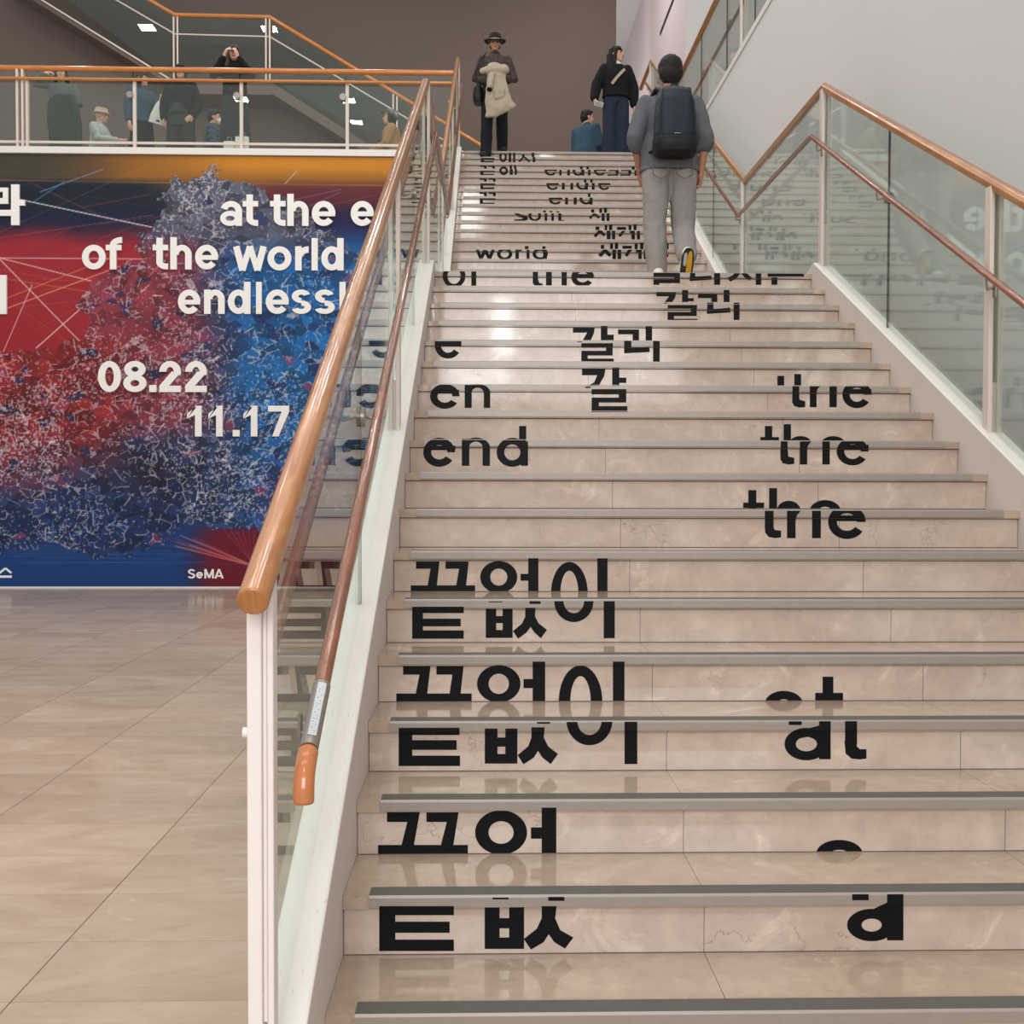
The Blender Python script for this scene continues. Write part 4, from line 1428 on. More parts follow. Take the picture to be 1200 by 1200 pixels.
# staircase at the back, rising to the left along the brown wall
def back_stairs():
    yf, yk = 19.45, 20.18

    def p(px, py, y=yf): return at(px, py, Y=y)
    root = empty('staircase', (p(260, 60).x, yf, ZTOP), 0, 'background staircase rising to the left along the brown wall behind the balcony', 'stairs')
    off = -Vector((p(260, 60).x, yf, ZTOP))

    def part(m, name, mat, par=None, **kw):
        o = m.build(name, mat, root, **kw)
        o.location = off
        return o
    A0, A1 = p(318, 96), p(205, 96)
    s = (p(440, 172).z-p(318, 94).z)/(p(440, 172).x-p(318, 94).x)
    xe = A0.x+(ZTOP-A0.z)/s
    th = 0.20
    # lower run: sawtooth steps between floor and platform
    n = 16
    pts = [(A0.x, A0.z)]
    for k in range(n):
        x0 = lerp(A0.x, xe, k/n)
        x1 = lerp(A0.x, xe, (k+1)/n)
        z1 = lerp(A0.z, ZTOP, (k+1)/n)
        pts += [(x0+0.001, z1), (x1, z1)]
    pts = pts[:-1]+[(xe-0.05, ZTOP+0.005), (A0.x, A0.z-0.20)]
    m = MB()
    m.prism_y(pts, yf+0.06, yk)
    part(m, 'flight', M['brown_wall'])
    m = MB()
    m.prism_y([(A0.x, A0.z), (xe, ZTOP+0.01), (xe-0.25, ZTOP+0.01), (A0.x, A0.z-th)], yf+0.02, yf+0.06)
    part(m, 'stringer', M['brown_wall'])
    m = MB()
    m.box(A1.x, yf+0.02, A0.z-0.22, A0.x, yk, A0.z)
    part(m, 'platform', M['brown_wall'])
    B1 = p(48, -1)
    sb = (B1.z-A1.z)/(B1.x-A1.x)
    xB = A1.x-3.2
    zB = A1.z+sb*(-3.2)
    m = MB()
    m.prism_y([(A1.x, A1.z), (A1.x, A1.z-0.10), (xB, zB-0.10), (xB, zB)], yf+0.03, yk)
    part(m, 'flight', M['brown_wall'])
    m = MB()
    m.prism_y([(A1.x, A1.z+0.012), (A1.x, A1.z-0.018), (xB, zB-0.018), (xB, zB+0.012)], yf, yf+0.03)
    part(m, 'stringer', M['paint'])
    # rails
    r0, r1, r2 = p(576, 178), p(316, 20), p(205, 17.5)
    sl = (p(175, 0).z-r2.z)/(p(175, 0).x-r2.x)
    r3 = r2+Vector((-2.6, 0, -2.6*sl))
    m = MB()
    m.sweep([r0, r1, r2, r3], 0.036, 16)
    part(m, 'handrail', M['wood_orange'], smooth=40)
    l0, l1, l2 = p(560, 188), p(316, 43), p(205, 40)
    l3 = l2+Vector((-2.6, 0, -2.6*sl))
    m = MB()
    m.sweep([l0, l1, l2, l3], 0.014, 10)
    part(m, 'lower_rail', M['paint'], smooth=40)
    for px, pz in ((206, 96), (314, 96), (463, 185)):
        x = p(px, 50).x
        rz = r1.z if px < 400 else lerp(r1.z, r0.z, (x-r1.x)/(r0.x-r1.x))
        m = MB()
        for e in (-1, 1): m.box(x+e*0.034-0.013, yf-0.02, max(ZTOP, p(px, pz).z), x+e*0.034+0.013, yf+0.02, rz-0.02)
        part(m, 'post', M['paint'])
    # panes
    m = MB()
    m.prism_y([(r1.x+0.05, r1.z-0.04), (r0.x-0.1, r0.z+0.02), (r0.x-0.1, max(ZTOP+0.02, p(560, 230).z)), (r1.x+0.05, A0.z+0.02)], yf-0.005, yf+0.005)
    part(m, 'glass_pane', M['glass_dark'])
    m = MB()
    m.box(r2.x+0.06, yf-0.005, A0.z+0.02, r1.x-0.06, yf+0.005, r1.z-0.04)
    part(m, 'glass_pane', M['glass_dark'])
    m = MB()
    m.prism_y([(r2.x-0.06, r2.z), (r3.x, r3.z-0.04), (r3.x, zB+0.02+0.6*(-sb)*0), (r2.x-0.06, A1.z+0.05)], yf-0.005, yf+0.005)
    part(m, 'glass_pane', M['glass_dark'])


back_stairs()

# ------------------------------------------------------------------ people
def tube(chain, seg=14):
    """closed tapering tube through (point, radius) pairs with round ends"""
    pts = [(Vector(p), r) for p, r in chain]
    rings = []
    n = len(pts)
    for i in range(n):
        a = pts[max(0, i-1)][0]
        b = pts[min(n-1, i+1)][0]
        d = (b-a).normalized()
        rings.append((pts[i][0], pts[i][1], d))
    full = []
    p, r, d = rings[0]
    for k in (80, 50, 22): full.append((p-d*r*math.sin(math.radians(k)), r*math.cos(math.radians(k)), d))
    full += rings
    p, r, d = rings[-1]
    for k in (22, 50, 80): full.append((p+d*r*math.sin(math.radians(k)), r*math.cos(math.radians(k)), d))
    vs, fs = [], []
    ref = Vector((0.13, 0.91, 0.37))
    for p, r, d in full:
        a = d.cross(ref)
        if a.length < 0.1: a = d.cross(Vector((1, 0, 0)))
        a.normalize()
        b = d.cross(a)
        vs += [p+a*r*math.cos(2*PI*k/seg)+b*r*math.sin(2*PI*k/seg) for k in range(seg)]
    m = len(full)
    for i in range(m-1):
        for k in range(seg):
            k2 = (k+1) % seg
            fs.append((i*seg+k, i*seg+k2, (i+1)*seg+k2, (i+1)*seg+k))
    fs += [tuple(range(seg))[::-1], tuple(range((m-1)*seg, m*seg))]
    return vs, fs


def ell(c, r, rot=None, nu=16, nv=10):
    vs, fs = [], []
    c = Vector(c)
    for j in range(1, nv):
        t = PI*j/nv
        for k in range(nu):
            v = Vector((r[0]*math.sin(t)*math.cos(2*PI*k/nu), r[1]*math.sin(t)*math.sin(2*PI*k/nu), r[2]*math.cos(t)))
            if rot is not None: v = rot @ v
            vs.append(c+v)
    top, bot = Vector((0, 0, r[2])), Vector((0, 0, -r[2]))
    if rot is not None: top, bot = rot @ top, rot @ bot
    vs += [c+top, c+bot]
    T, B = len(vs)-2, len(vs)-1
    for j in range(nv-2):
        for k in range(nu):
            k2 = (k+1) % nu
            fs.append((j*nu+k, (j+1)*nu+k, (j+1)*nu+k2, j*nu+k2))
    for k in range(nu):
        k2 = (k+1) % nu
        fs.append((T, k, k2))
        fs.append((B, (nv-2)*nu+k2, (nv-2)*nu+k))
    return vs, fs


def loft(rings, n=24, e=2.0):
    """stack of horizontal (super)ellipses: (centre, rx, ry)"""
    vs, fs = [], []
    for c, rx, ry in rings:
        for k in range(n):
            t = 2*PI*k/n
            ct, st = math.cos(t), math.sin(t)
            vs.append((c[0]+rx*math.copysign(abs(ct)**(2/e), ct), c[1]+ry*math.copysign(abs(st)**(2/e), st), c[2]))
    m = len(rings)
    for i in range(m-1):
        for k in range(n):
            k2 = (k+1) % n
            fs.append((i*n+k, i*n+k2, (i+1)*n+k2, (i+1)*n+k))
    fs += [tuple(range(n))[::-1], tuple(range((m-1)*n, m*n))]
    return vs, fs


TMP = bpy.data.scenes.new('workbench')


def blob(name, prims, mat, parent, voxel=0.01, smooth=3, amp=0.0, sc=9.0):
    """one continuous skin around overlapping shapes"""
    vs, fs = [], []
    for v, f in prims:
        b = len(vs)
        vs += [tuple(p) for p in v]
        fs += [tuple(b+i for i in q) for q in f]
    me = bpy.data.meshes.new(name)
    me.from_pydata(vs, [], fs)
    o = bpy.data.objects.new(name, me)
    TMP.collection.objects.link(o)
    rm = o.modifiers.new('skin', 'REMESH')
    rm.mode = 'VOXEL'
    rm.voxel_size = voxel
    if smooth:
        smd = o.modifiers.new('smooth', 'SMOOTH')
        smd.factor = 0.5
        smd.iterations = smooth
    TMP.view_layers[0].update()
    dg = TMP.view_layers[0].depsgraph
    me2 = bpy.data.meshes.new_from_object(o.evaluated_get(dg))
    TMP.collection.objects.unlink(o)
    COL.objects.link(o)
    o.modifiers.clear()
    o.data = me2
    bpy.data.meshes.remove(me)
    me2.name = name
    me2.materials.clear()
    me2.materials.append(mat)
    if amp:
        for v in me2.vertices:
            p = v.co
            q = Vector((p.x*1.2, p.y*1.2, p.z*0.8))*sc
            v.co = p+v.normal*amp*(mnoise.noise(q)+0.5*mnoise.noise(q*2.3))
    me2.polygons.foreach_set('use_smooth', [True]*len(me2.polygons))
    o.parent = parent
    return o


STAND = dict(pelvis=(0, 0, .92), waist=(0, .0, 1.06), chest=(0, -.005, 1.25), neck=(0, .012, 1.455), head=(0, -.012, 1.585),
             hipL=(.09, 0, .90), kneeL=(.10, -.015, .49), ankL=(.10, .03, .085), toeL=(.12, -.13, .035),
             hipR=(-.09, 0, .90), kneeR=(-.10, -.015, .49), ankR=(-.10, .03, .085), toeR=(-.12, -.13, .035),
             shL=(.168, .01, 1.375), elL=(.225, .03, 1.11), wrL=(.235, -.04, .87),
             shR=(-.168, .01, 1.375), elR=(-.225, .03, 1.11), wrR=(-.235, -.04, .87))
SIT = dict(STAND, pelvis=(0, 0, .53), waist=(0, .0, .67), chest=(0, -.03, .86), neck=(0, -.03, 1.065), head=(0, -.06, 1.195),
           hipL=(.09, 0, .51), kneeL=(.12, -.42, .51), ankL=(.12, -.40, .085), toeL=(.13, -.56, .035),
           hipR=(-.09, 0, .51), kneeR=(-.12, -.42, .51), ankR=(-.12, -.40, .085), toeR=(-.13, -.56, .035),
           shL=(.168, -.02, .985), elL=(.23, -.06, .73), wrL=(.15, -.28, .66),
           shR=(-.168, -.02, .985), elR=(-.23, -.06, .73), wrR=(-.15, -.28, .66))


class Person:
    def __init__(s, label, loc, rz, H=1.65, base=STAND, pose=None, head_yaw=0, head_pitch=0, skin=None, hands=None, voxel=0.0075):
        s.k = H/1.70
        J = dict(base)
        J.update(pose or {})
        s.J = {a: Vector(b)*s.k for a, b in J.items()}
        s.root = empty('person', loc, rz, label, 'person')
        s.skin = skin or M['skin']
        s.hr = Matrix.Rotation(math.radians(head_yaw), 3, 'Z') @ Matrix.Rotation(math.radians(head_pitch), 3, 'X')
        s.vox = voxel
        s.hands = hands or {}
        s.body()

    def h(s, x, y, z): return s.J['head']+s.hr @ (Vector((x, y, z))*s.k)

    def spine(s, t):
        P = [s.J['pelvis'], s.J['waist'], s.J['chest'], s.J['neck']]
        t = max(-0.5, min(3.0, t))
        i = min(2, max(0, int(math.floor(t))))
        return P[i]+(P[i+1]-P[i])*(t-i)

    def torso(s, spec, grow=0.0):
        return loft([(s.spine(t), (rx+grow)*s.k, (ry+grow)*s.k) for t, rx, ry in spec])

    BODY = [(-.5, .09, .075), (-.2, .14, .10), (0.0, .155, .108), (.5, .145, .10), (1.0, .132, .092), (1.5, .145, .10), (2.0, .158, .105), (2.4, .165, .098), (2.7, .135, .078), (2.88, .085, .06), (3.0, .06, .055)]

    def hand(s, S):
        k = s.k
        wr, el = s.J['wr'+S], s.J['el'+S]
        spec = s.hands.get(S, {})
        d = Vector(spec['dir']).normalized() if 'dir' in spec else (wr-el).normalized()
        sx = 1 if S == 'L' else -1
        nrm = Vector(spec.get('palm', (-sx, 0.2, 0)))
        nrm = (nrm-d*nrm.dot(d)).normalized()
        th = Vector(spec.get('thumb', d.cross(nrm)*sx))
        th = (th-d*th.dot(d)-nrm*th.dot(nrm)).normalized()
        curl = math.radians(spec.get('curl', 26))
        rot = Matrix((d, th, nrm)).transposed()
        out = [ell(wr+d*.052*k, (.052*k, .040*k, .017*k), rot), tube([(wr-d*.02*k, .026*k), (wr+d*.03*k, .025*k)])]
        for q, (ln, off) in enumerate(((.070, .029), (.078, .010), (.072, -.010), (.056, -.029))):
            b = wr+d*(.088-.004*abs(q-1))*k+th*off*k
            d1 = (d*math.cos(curl)+nrm*math.sin(curl)+th*off*1.2).normalized()
            d2 = d*math.cos(curl*2.3)+nrm*math.sin(curl*2.3)
            m = b+d1*ln*.5*k
            out.append(tube([(b-d*.02*k, .0098*k), (m, .0090*k), (m+d2*ln*.5*k, .0078*k)], 10))
        t0 = wr+d*.028*k+th*.028*k
        dt = (d*.70+th*.62+nrm*.35).normalized()
        dt2 = (d*.92+th*.20+nrm*.35).normalized()
        out.append(tube([(t0-dt*.01*k, .0135*k), (t0+dt*.035*k, .0115*k), (t0+dt*.035*k+dt2*.028*k, .0092*k)], 10))
        return out

    def leg(s, S, r, z_end=None):
        k = s.k
        hp, kn, an = s.J['hip'+S], s.J['knee'+S], s.J['ank'+S]
        return tube([(hp, r[0]*k), (hp.lerp(kn, .5), (r[0]*.52+r[1]*.48)*k), (kn, r[1]*k), (kn.lerp(an, .35), (r[1]*.62+r[2]*.42)*k), (an if z_end is None else kn.lerp(an, z_end), r[2]*k)])

    def arm(s, S, r, end=1.0):
        k = s.k
        sh, el, wr = s.J['sh'+S], s.J['el'+S], s.J['wr'+S]
        return tube([(sh, r[0]*k), (sh.lerp(el, .5), (r[0]+r[1])*.5*k), (el, r[1]*k), (el.lerp(wr, end*.4), (r[1]*.65+r[2]*.38)*k), (el.lerp(wr, end), r[2]*k)])

    def body(s):
        k, J = s.k, s.J
        pr = [s.torso(s.BODY)]
        for S in 'LR':
            pr.append(s.leg(S, (.080, .054, .036)))
            an, to = J['ank'+S], J['toe'+S]
            f = (to-an).normalized()
            pr.append(tube([(an-f*.02*k, .034*k), (an.lerp(to, .5), .036*k), (to, .026*k)]))
            pr.append(s.arm(S, (.048, .038, .025)))
            pr += s.hand(S)
        pr.append(tube([(s.spine(2.75), .058*k), (s.h(0, .03, -.06), .052*k)]))
        e = lambda c, r: ell(s.h(*c), tuple(x*k for x in r), s.hr)
        pr += [e((0, .014, .028), (.073, .090, .092)), e((0, -.022, -.035), (.058, .066, .070)), e((0, -.056, -.082), (.030, .028, .024)),
               e((0, -.074, .030), (.052, .018, .014)), e((.074, .012, -.008), (.010, .022, .032)), e((-.074, .012, -.008), (.010, .022, .032)),
               e((.038, -.062, -.020), (.022, .020, .020)), e((-.038, -.062, -.020), (.022, .020, .020)), e((0, -.082, -.056), (.022, .010, .010)),
               tube([(s.h(0, -.080, .022), .008*k), (s.h(0, -.100, -.020), .0125*k)], 10), e((0, -.092, -.024), (.017, .012, .009))]
        s.bodyo = blob('body', pr, s.skin, s.root, s.vox, 2)

    def face(s):
        k = s.k
        for x in (.031, -.031):
            m = MB()
            m.add(*ell(s.h(x, -.0795, .008), (.0135*k, .008*k, .006*k), s.hr, 12, 8))
            m.build('eye', M['eye'], s.root, smooth=60)
            m = MB()
            m.add(*tube([(s.h(x*.45, -.090, .030), .0035*k), (s.h(x*1.5, -.080, .030), .0035*k)], 8))
            m.build('eyebrow', M['hair'], s.root, smooth=60)
        m = MB()
        m.add(*ell(s.h(0, -.0905, -.054), (.022*k, .006*k, .0065*k), s.hr, 12, 8))
        m.build('mouth', M['lip'], s.root, smooth=60)

    def hair(s, style, mat=None, fat=1.0):
        k = s.k
        e = lambda c, r: ell(s.h(*c), tuple(x*k*fat for x in r), s.hr)
        p = [e((0, .024, .046), (.082, .092, .086)), e((0, .052, .0), (.080, .066, .080)), e((0, -.040, .085), (.062, .044, .032))]
        if style == 'short': p += [e((.066, .014, .022), (.016, .034, .040)), e((-.066, .014, .022), (.016, .034, .040)), e((0, .070, -.045), (.058, .034, .040))]
        if style == 'long':
            for x in (-1, 1):
                p += [tube([(s.h(.062*x, -.018, .060), .028*k), (s.h(.078*x, -.006, -.02), .026*k), (s.h(.082*x, .015, -.13), .030*k), (s.h(.080*x, .02, -.23), .026*k)])]
            p += [tube([(s.h(0, .075, .0), .070*k), (s.h(0, .085, -.12), .070*k), (s.h(0, .085, -.24), .056*k)]), e((.034, -.070, .066), (.034, .020, .024)), e((-.034, -.070, .066), (.034, .020, .024))]
        if style == 'bob': p += [e((.070, .02, -.02), (.022, .05, .085)), e((-.070, .02, -.02), (.022, .05, .085)), e((0, .07, -.05), (.07, .04, .07)), e((0, -.066, .068), (.058, .022, .024))]
        return blob('hair', p, mat or M['hair'], s.root, 0.008, 2, 0.004, 40)

    def trousers(s, mat, r=(.094, .074, .066), waist=.6, vox=0.012, amp=.006, end=None, end_r=None):
        p = [s.torso([(-.5, .11, .09), (-.2, .155, .115), (0, .168, .12), (.4, .155, .112), (waist, .147, .106)])]
        p += [s.leg('L', r, end), s.leg('R', r, end_r)]
        return blob('trousers', p, mat, s.root, vox, 3, amp, 10)

    def top(s, mat, name='jacket', hem=-.1, grow=.022, r=(.066, .058, .046), end=.92, vox=0.012, amp=.007, collar=True, wide=.150):
        spec = [(hem, wide+.015, .118)]+[(t, a, b) for t, a, b in s.BODY if t > hem+.15 and t < 2.95]
        if spec[1][0] < 1.3: spec = [(t, max(a, wide), max(b, .104)) if t < 1.4 else (t, a, b) for t, a, b in spec]
        p = [s.torso(spec, grow), s.arm('L', r, end), s.arm('R', r, end)]
        if collar: p.append(tube([(s.spine(2.75), .075*s.k), (s.spine(2.98), .068*s.k)]))
        return blob(name, p, mat, s.root, vox, 3, amp, 9)

    def skirt(s, mat, name='skirt', z0=1.08, z1=.10, r0=(.15, .11), r1=(.24, .19), vox=0.013, amp=.010, y=0.0):
        k = s.k
        rings = []
        for t in (0, .1, .3, .55, .8, 1):
            f = t**0.8
            rings.append(((0, y*t, lerp(z0, z1, t)*k), lerp(r0[0], r1[0], f)*k, lerp(r0[1], r1[1], f)*k))
        return blob(name, [loft(rings)], mat, s.root, vox, 2, amp, 7)

    def shoes(s, mat, sole=None):
        k = s.k
        for S in 'LR':
            an, to = s.J['ank'+S], s.J['toe'+S]
            f = (to-an)
            f.z = 0 if abs(f.z) < .09*k else f.z
            f.normalize()
            a = an+Vector((0, 0, -.030*k))
            b = to+f*.02*k
            up = Vector((0, 0, 1)) if abs(f.z) < .3 else -Vector((0, 1, 0)).cross(f).cross(f)
            o = blob('shoe', [tube([(a-f*.03*k, .046*k), (an+Vector((0, 0, .005)), .046*k)]), tube([(a-f*.03*k, .044*k), (a.lerp(b, .5), .046*k), (b, .036*k)])], mat, s.root, .008, 2)


def on(px, py, h, zf): 
    p = at(px, py, Z=zf+h)
    return Vector((p.x, p.y, zf))


F_ = dict(
    seam=fabric('grey_seam', (104, 99, 96)),
    sweater=fabric('grey_sweater', (92, 95, 100)), jeans_grey=fabric('light_grey_denim', (146, 140, 136), .10),
    black=fabric('black_wool', (20, 20, 23), .2), jeans_dark=fabric('dark_blue_denim', (28, 31, 40)), jeans_blue=fabric('faded_blue_denim', (36, 45, 62)),
    denim=fabric('blue_denim', (50, 76, 94)), olive=fabric('grey_green_cotton', (88, 94, 88)), dark_green=fabric('dark_green_cloth', (48, 58, 54)),
    charcoal=fabric('charcoal_cloth', (48, 48, 48)), tan=fabric('tan_wool', (158, 122, 78)), pale_grey=fabric('pale_grey_jersey', (176, 180, 176)),
    camo=blotch('camouflage_cotton', (150, 148, 138), (98, 96, 90), (60, 60, 58)), tweed=blotch('brown_patterned_cloth', (58, 46, 42), (40, 34, 34), (92, 72, 64), 60),
    check=plaid('navy_checked_cloth', (40, 62, 86), (28, 40, 58), (70, 92, 108)), beige=fabric('beige_cotton', (168, 157, 140), .08),
    felt=fabric('dark_felt', (40, 38, 30), .15), navy=fabric('navy_nylon', (25, 35, 47), .12, 25, .5), black_nylon=fabric('black_nylon', (18, 20, 22), .2, 25, .5),
    white=fabric('white_cloth', (224, 222, 218), .04), yellow=plain('yellow_rubber_sole', (206, 150, 30), .6), capcloth=blotch('patterned_cap_cloth', (70, 70, 66), (40, 42, 42), (206, 200, 186), 45),
    bucket=blotch('grey_pink_hat_cloth', (176, 172, 164), (160, 156, 150), (186, 130, 118), 22), paper=plain('white_paper_bag', (222, 222, 214), .7, 0, .04), leather=fabric('black_leather', (22, 22, 24), .2, 20, .4))

# --- man with the backpack, walking up on the landing
lm = at(784, 300, Y=7.72)
pm = Person('person in grey sweater and grey jeans walking up the landing, seen from behind', (lm.x, 7.72, ZLAND), PI, 1.64,
            pose=dict(shL=(.182, .01, 1.355), shR=(-.182, .01, 1.355), elR=(-.262, .04, 1.10), wrR=(-.238, -.02, .86), elL=(.262, .03, 1.10), wrL=(.20, -.16, .895),
                      kneeR=(-.115, -.055, .475), ankR=(-.092, .215, .190), toeR=(-.088, .135, .045), ankL=(.085, -.02, .085), kneeL=(.105, -.03, .49), toeL=(.095, -.17, .035),
                      hipL=(.098, 0, .90), hipR=(-.098, 0, .90)),
            skin=M['skin_tan'], voxel=0.0055, hands={'R': dict(dir=(.10, -.08, -1), palm=(1, .25, 0), thumb=(.3, -1, 0), curl=38), 'L': dict(dir=(-.2, -.5, -.8), palm=(-1, 0, 0), curl=30)})
pm.trousers(F_['jeans_grey'], (.112, .088, .076), .55, .008, .008, 1.0, .93)
pm.top(F_['sweater'], 'sweater', hem=-.42, grow=.036, r=(.074, .068, .062), end=.18, vox=.008, amp=.008, wide=.178)
pm.hair('short', None, 1.14)
m = MB()
m.add(*loft([(pm.spine(2.92)+Vector((0, .005, 0)), .070, .066), (pm.spine(2.92)+Vector((0, .012, .022)), .062, .060)]))
m.build('shirt_collar', F_['white'], pm.root, smooth=40)
# trousers seam and back pockets
for x in (-.085, .085):
    m = MB()
    pts = [(x-.055, .138, .86), (x-.055, .142, .775), (x, .146, .745), (x+.055, .142, .775), (x+.055, .138, .86)]
    m.sweep(pts, .0035, 6)
    m.build('pocket_seam', F_['seam'], pm.root)


def walker_shoe(S, sole_mat):
    an, to = pm.J['ank'+S], pm.J['toe'+S]
    f = (to-an).normalized()
    if S == 'L': f = Vector((0.08, -1, 0)).normalized()
    side = Vector((1, 0, 0))
    nrm = f.cross(side).normalized()                # sole side
    if nrm.z > 0.2: nrm = -nrm
    if S == 'R' and nrm.y < 0: nrm = -nrm
    if S == 'L':
        heel = Vector((an.x, an.y+.05, .048))
        ball = heel+f*.215
    else:
        heel = an+nrm*.012-f*.03
        ball = heel+f*.165
    up = -nrm
    o = blob('shoe', [tube([(heel, .043), (heel.lerp(ball, .5), .045), (ball, .040)]), tube([(heel+up*.01, .042), (heel+up*.055, .040)])], F_['white'], pm.root, .006, 2)
    # sole: rounded slab
    M3 = Matrix((f, side, nrm)).transposed()
    mid = heel.lerp(ball, .5)+nrm*.034
    v, fc = loft([((0, 0, -.010), .128, .043), ((0, 0, .010), .132, .045)], 28, 2.6)
    m = MB()
    m.add([mid+M3 @ Vector(p) for p in v], fc)
    so = m.build('sole', M['gasket'], o, smooth=40)
    m = MB()
    v, fc = loft([((.0, -.014, .009), .110, .020), ((.0, -.014, .0135), .104, .017)], 24, 2.6)
    m.add([mid+M3 @ Vector(p) for p in v], fc)
    m.build('tread_insert', F_['yellow'], o, smooth=40)
    m = MB()
    v, fc = loft([((-.05, .018, .009), .05, .013), ((-.05, .018, .0128), .046, .010)], 24, 2.6)
    m.add([mid+M3 @ Vector(p) for p in v], fc)
    m.build('tread_insert', F_['pale_grey'], o, smooth=40)


walker_shoe('R', None)
walker_shoe('L', None)

# backpack on his back
bp = empty('backpack', (lm.x, 7.72, ZLAND), PI, 'tall navy backpack with black base, carried by the person walking up', 'backpack')
ky = .225
bp.scale = (.96, 1, .8945)
bp.location.z += .0685
body = blob('pack_body', [loft([((0, ky, .985), .150, .085), ((0, ky+.005, 1.06), .158, .098), ((0, ky, 1.20), .152, .094), ((0, ky-.015, 1.34), .136, .080), ((0, ky-.03, 1.42), .118, .060), ((0, ky-.04, 1.455), .085, .040)], 40, 3.4)],
            F_['navy'], bp, .008, 4, .004, 6)
blob('pack_base', [loft([((0, ky, .905), .135, .075), ((0, ky+.002, .925), .156, .096), ((0, ky+.006, .98), .164, .104), ((0, ky+.007, 1.035), .162, .103)], 40, 3.2)], F_['black_nylon'], bp, .007, 3, .002, 8)
for x in (-1, 1):
    m = MB()
    m.add(*tube([((x*.085, ky-.06, 1.43), .016), ((x*.115, .10, 1.475), .02), ((x*.125, .0, 1.475), .022), ((x*.13, -.10, 1.40), .022), ((x*.14, -.165, 1.22), .02), ((x*.165, -.12, 1.06), .012), ((x*.170, .05, .985), .010), ((x*.145, ky-.05, .97), .010)], 12))
    m.build('shoulder_strap', F_['black_nylon'], bp, smooth=60)
    m = MB()
    m.sweep([(x*.098, ky+.055, 1.415), (x*.120, ky+.085, 1.25), (x*.124, ky+.10, 1.07)], .004, 8)
    m.build('side_seam', F_['black_nylon'], bp, smooth=60)
m = MB()
m.add(*tube([((-.03, ky-.05, 1.45), .007), ((-.02, ky-.05, 1.485), .007), ((.02, ky-.05, 1.485), .007), ((.03, ky-.05, 1.45), .007)], 8))
m.build('haul_loop', F_['black_nylon'], bp, smooth=60)
m = MB()
for q in range(6): m.box(.012+q*.0075-.03, ky+.100, 1.046, .0175+q*.0075-.03, ky+.107, 1.0495)
m.build('logo_tag', M['plate'], bp)

# --- man in a hat at the stair head
Y18, Z18 = s2(18)
lh = at(580, 100, Y=Y18+.12)
ph = Person('person in dark hat and patterned jacket standing at the stair head, hugging a beige coat', (lh.x, Y18+.12, Z18), 0, 1.65,
            pose=dict(ankR=(-.125, .02, .085), toeR=(-.175, -.125, .035), kneeR=(-.11, -.03, .49), ankL=(.105, .30, .26), toeL=(.13, .205, .205), kneeL=(.10, .04, .60), hipL=(.09, .02, .90),
                      elR=(-.262, .0, 1.10), wrR=(-.04, -.205, 1.00), elL=(.262, .0, 1.10), wrL=(.06, -.205, 1.04)),
            skin=M['skin_tan'], hands={'R': dict(dir=(1, -.1, .05), palm=(0, 1, 0), thumb=(0, 0, 1), curl=30), 'L': dict(dir=(-1, -.1, 0), palm=(0, 1, 0), thumb=(0, 0, 1), curl=30)}, head_pitch=6)
ph.face()
ph.trousers(F_['jeans_dark'], (.096, .082, .078))
ph.top(F_['tweed'], 'jacket', hem=-.05, grow=.022, r=(.072, .064, .05), end=.80)
m = MB()
m.add(*loft([(ph.spine(2.70)+Vector((0, -.005, 0)), .09, .078), (ph.spine(2.98)+Vector((0, -.01, 0)), .068, .066)]))
m.build('shirt_collar', F_['jeans_dark'], ph.root, smooth=40)
ph.hair('short')
ph.shoes(F_['charcoal'])
m = MB()
k = ph.k
hr4 = ph.hr
m = MB()
v, f = loft([((0, .012, .052), .150, .160), ((0, .012, .060), .152, .162)], 32)
v2 = []
for p in v:
    rr = math.hypot(p[0], p[1])
    v2.append((p[0], p[1], p[2]-.030*abs(p[0]/.15)**0.5*0+(.022*(p[0]/.15)**2)-.034))
m.add([ph.h(*p) for p in v2], f)
hat = m.build('hat_brim', F_['felt'], ph.root, smooth=40)
m = MB()
m.add([ph.h(*p) for p in loft([((0, .014, .030), .096, .108), ((0, .014, .075), .092, .104), ((0, .014, .125), .078, .092), ((0, .014, .145), .055, .070)], 28)[0]], loft([((0, 0, 0), 1, 1)]*4, 28)[1])
m.build('hat_crown', F_['felt'], ph.root, smooth=50)
m = MB()
m.add([ph.h(*p) for p in loft([((0, .014, .030), .0985, .1105), ((0, .014, .056), .0965, .1085)], 28)[0]], loft([((0, 0, 0), 1, 1)]*2, 28)[1])
m.build('hat_band', F_['beige'], ph.root, smooth=50)
m = MB()
for x in (-.031, .031):
    c = [ph.h(x+.021*math.cos(a*PI/6), -.098, .008+.016*math.sin(a*PI/6)) for a in range(13)]
    m.sweep(c, .0016, 6)
m.sweep([ph.h(-.010, -.099, .01), ph.h(.010, -.099, .01)], .0016, 6)
for x in (-1, 1): m.sweep([ph.h(x*.052, -.097, .01), ph.h(x*.076, .0, .01)], .0016, 6)
m.build('glasses', M['gasket'], ph.root)

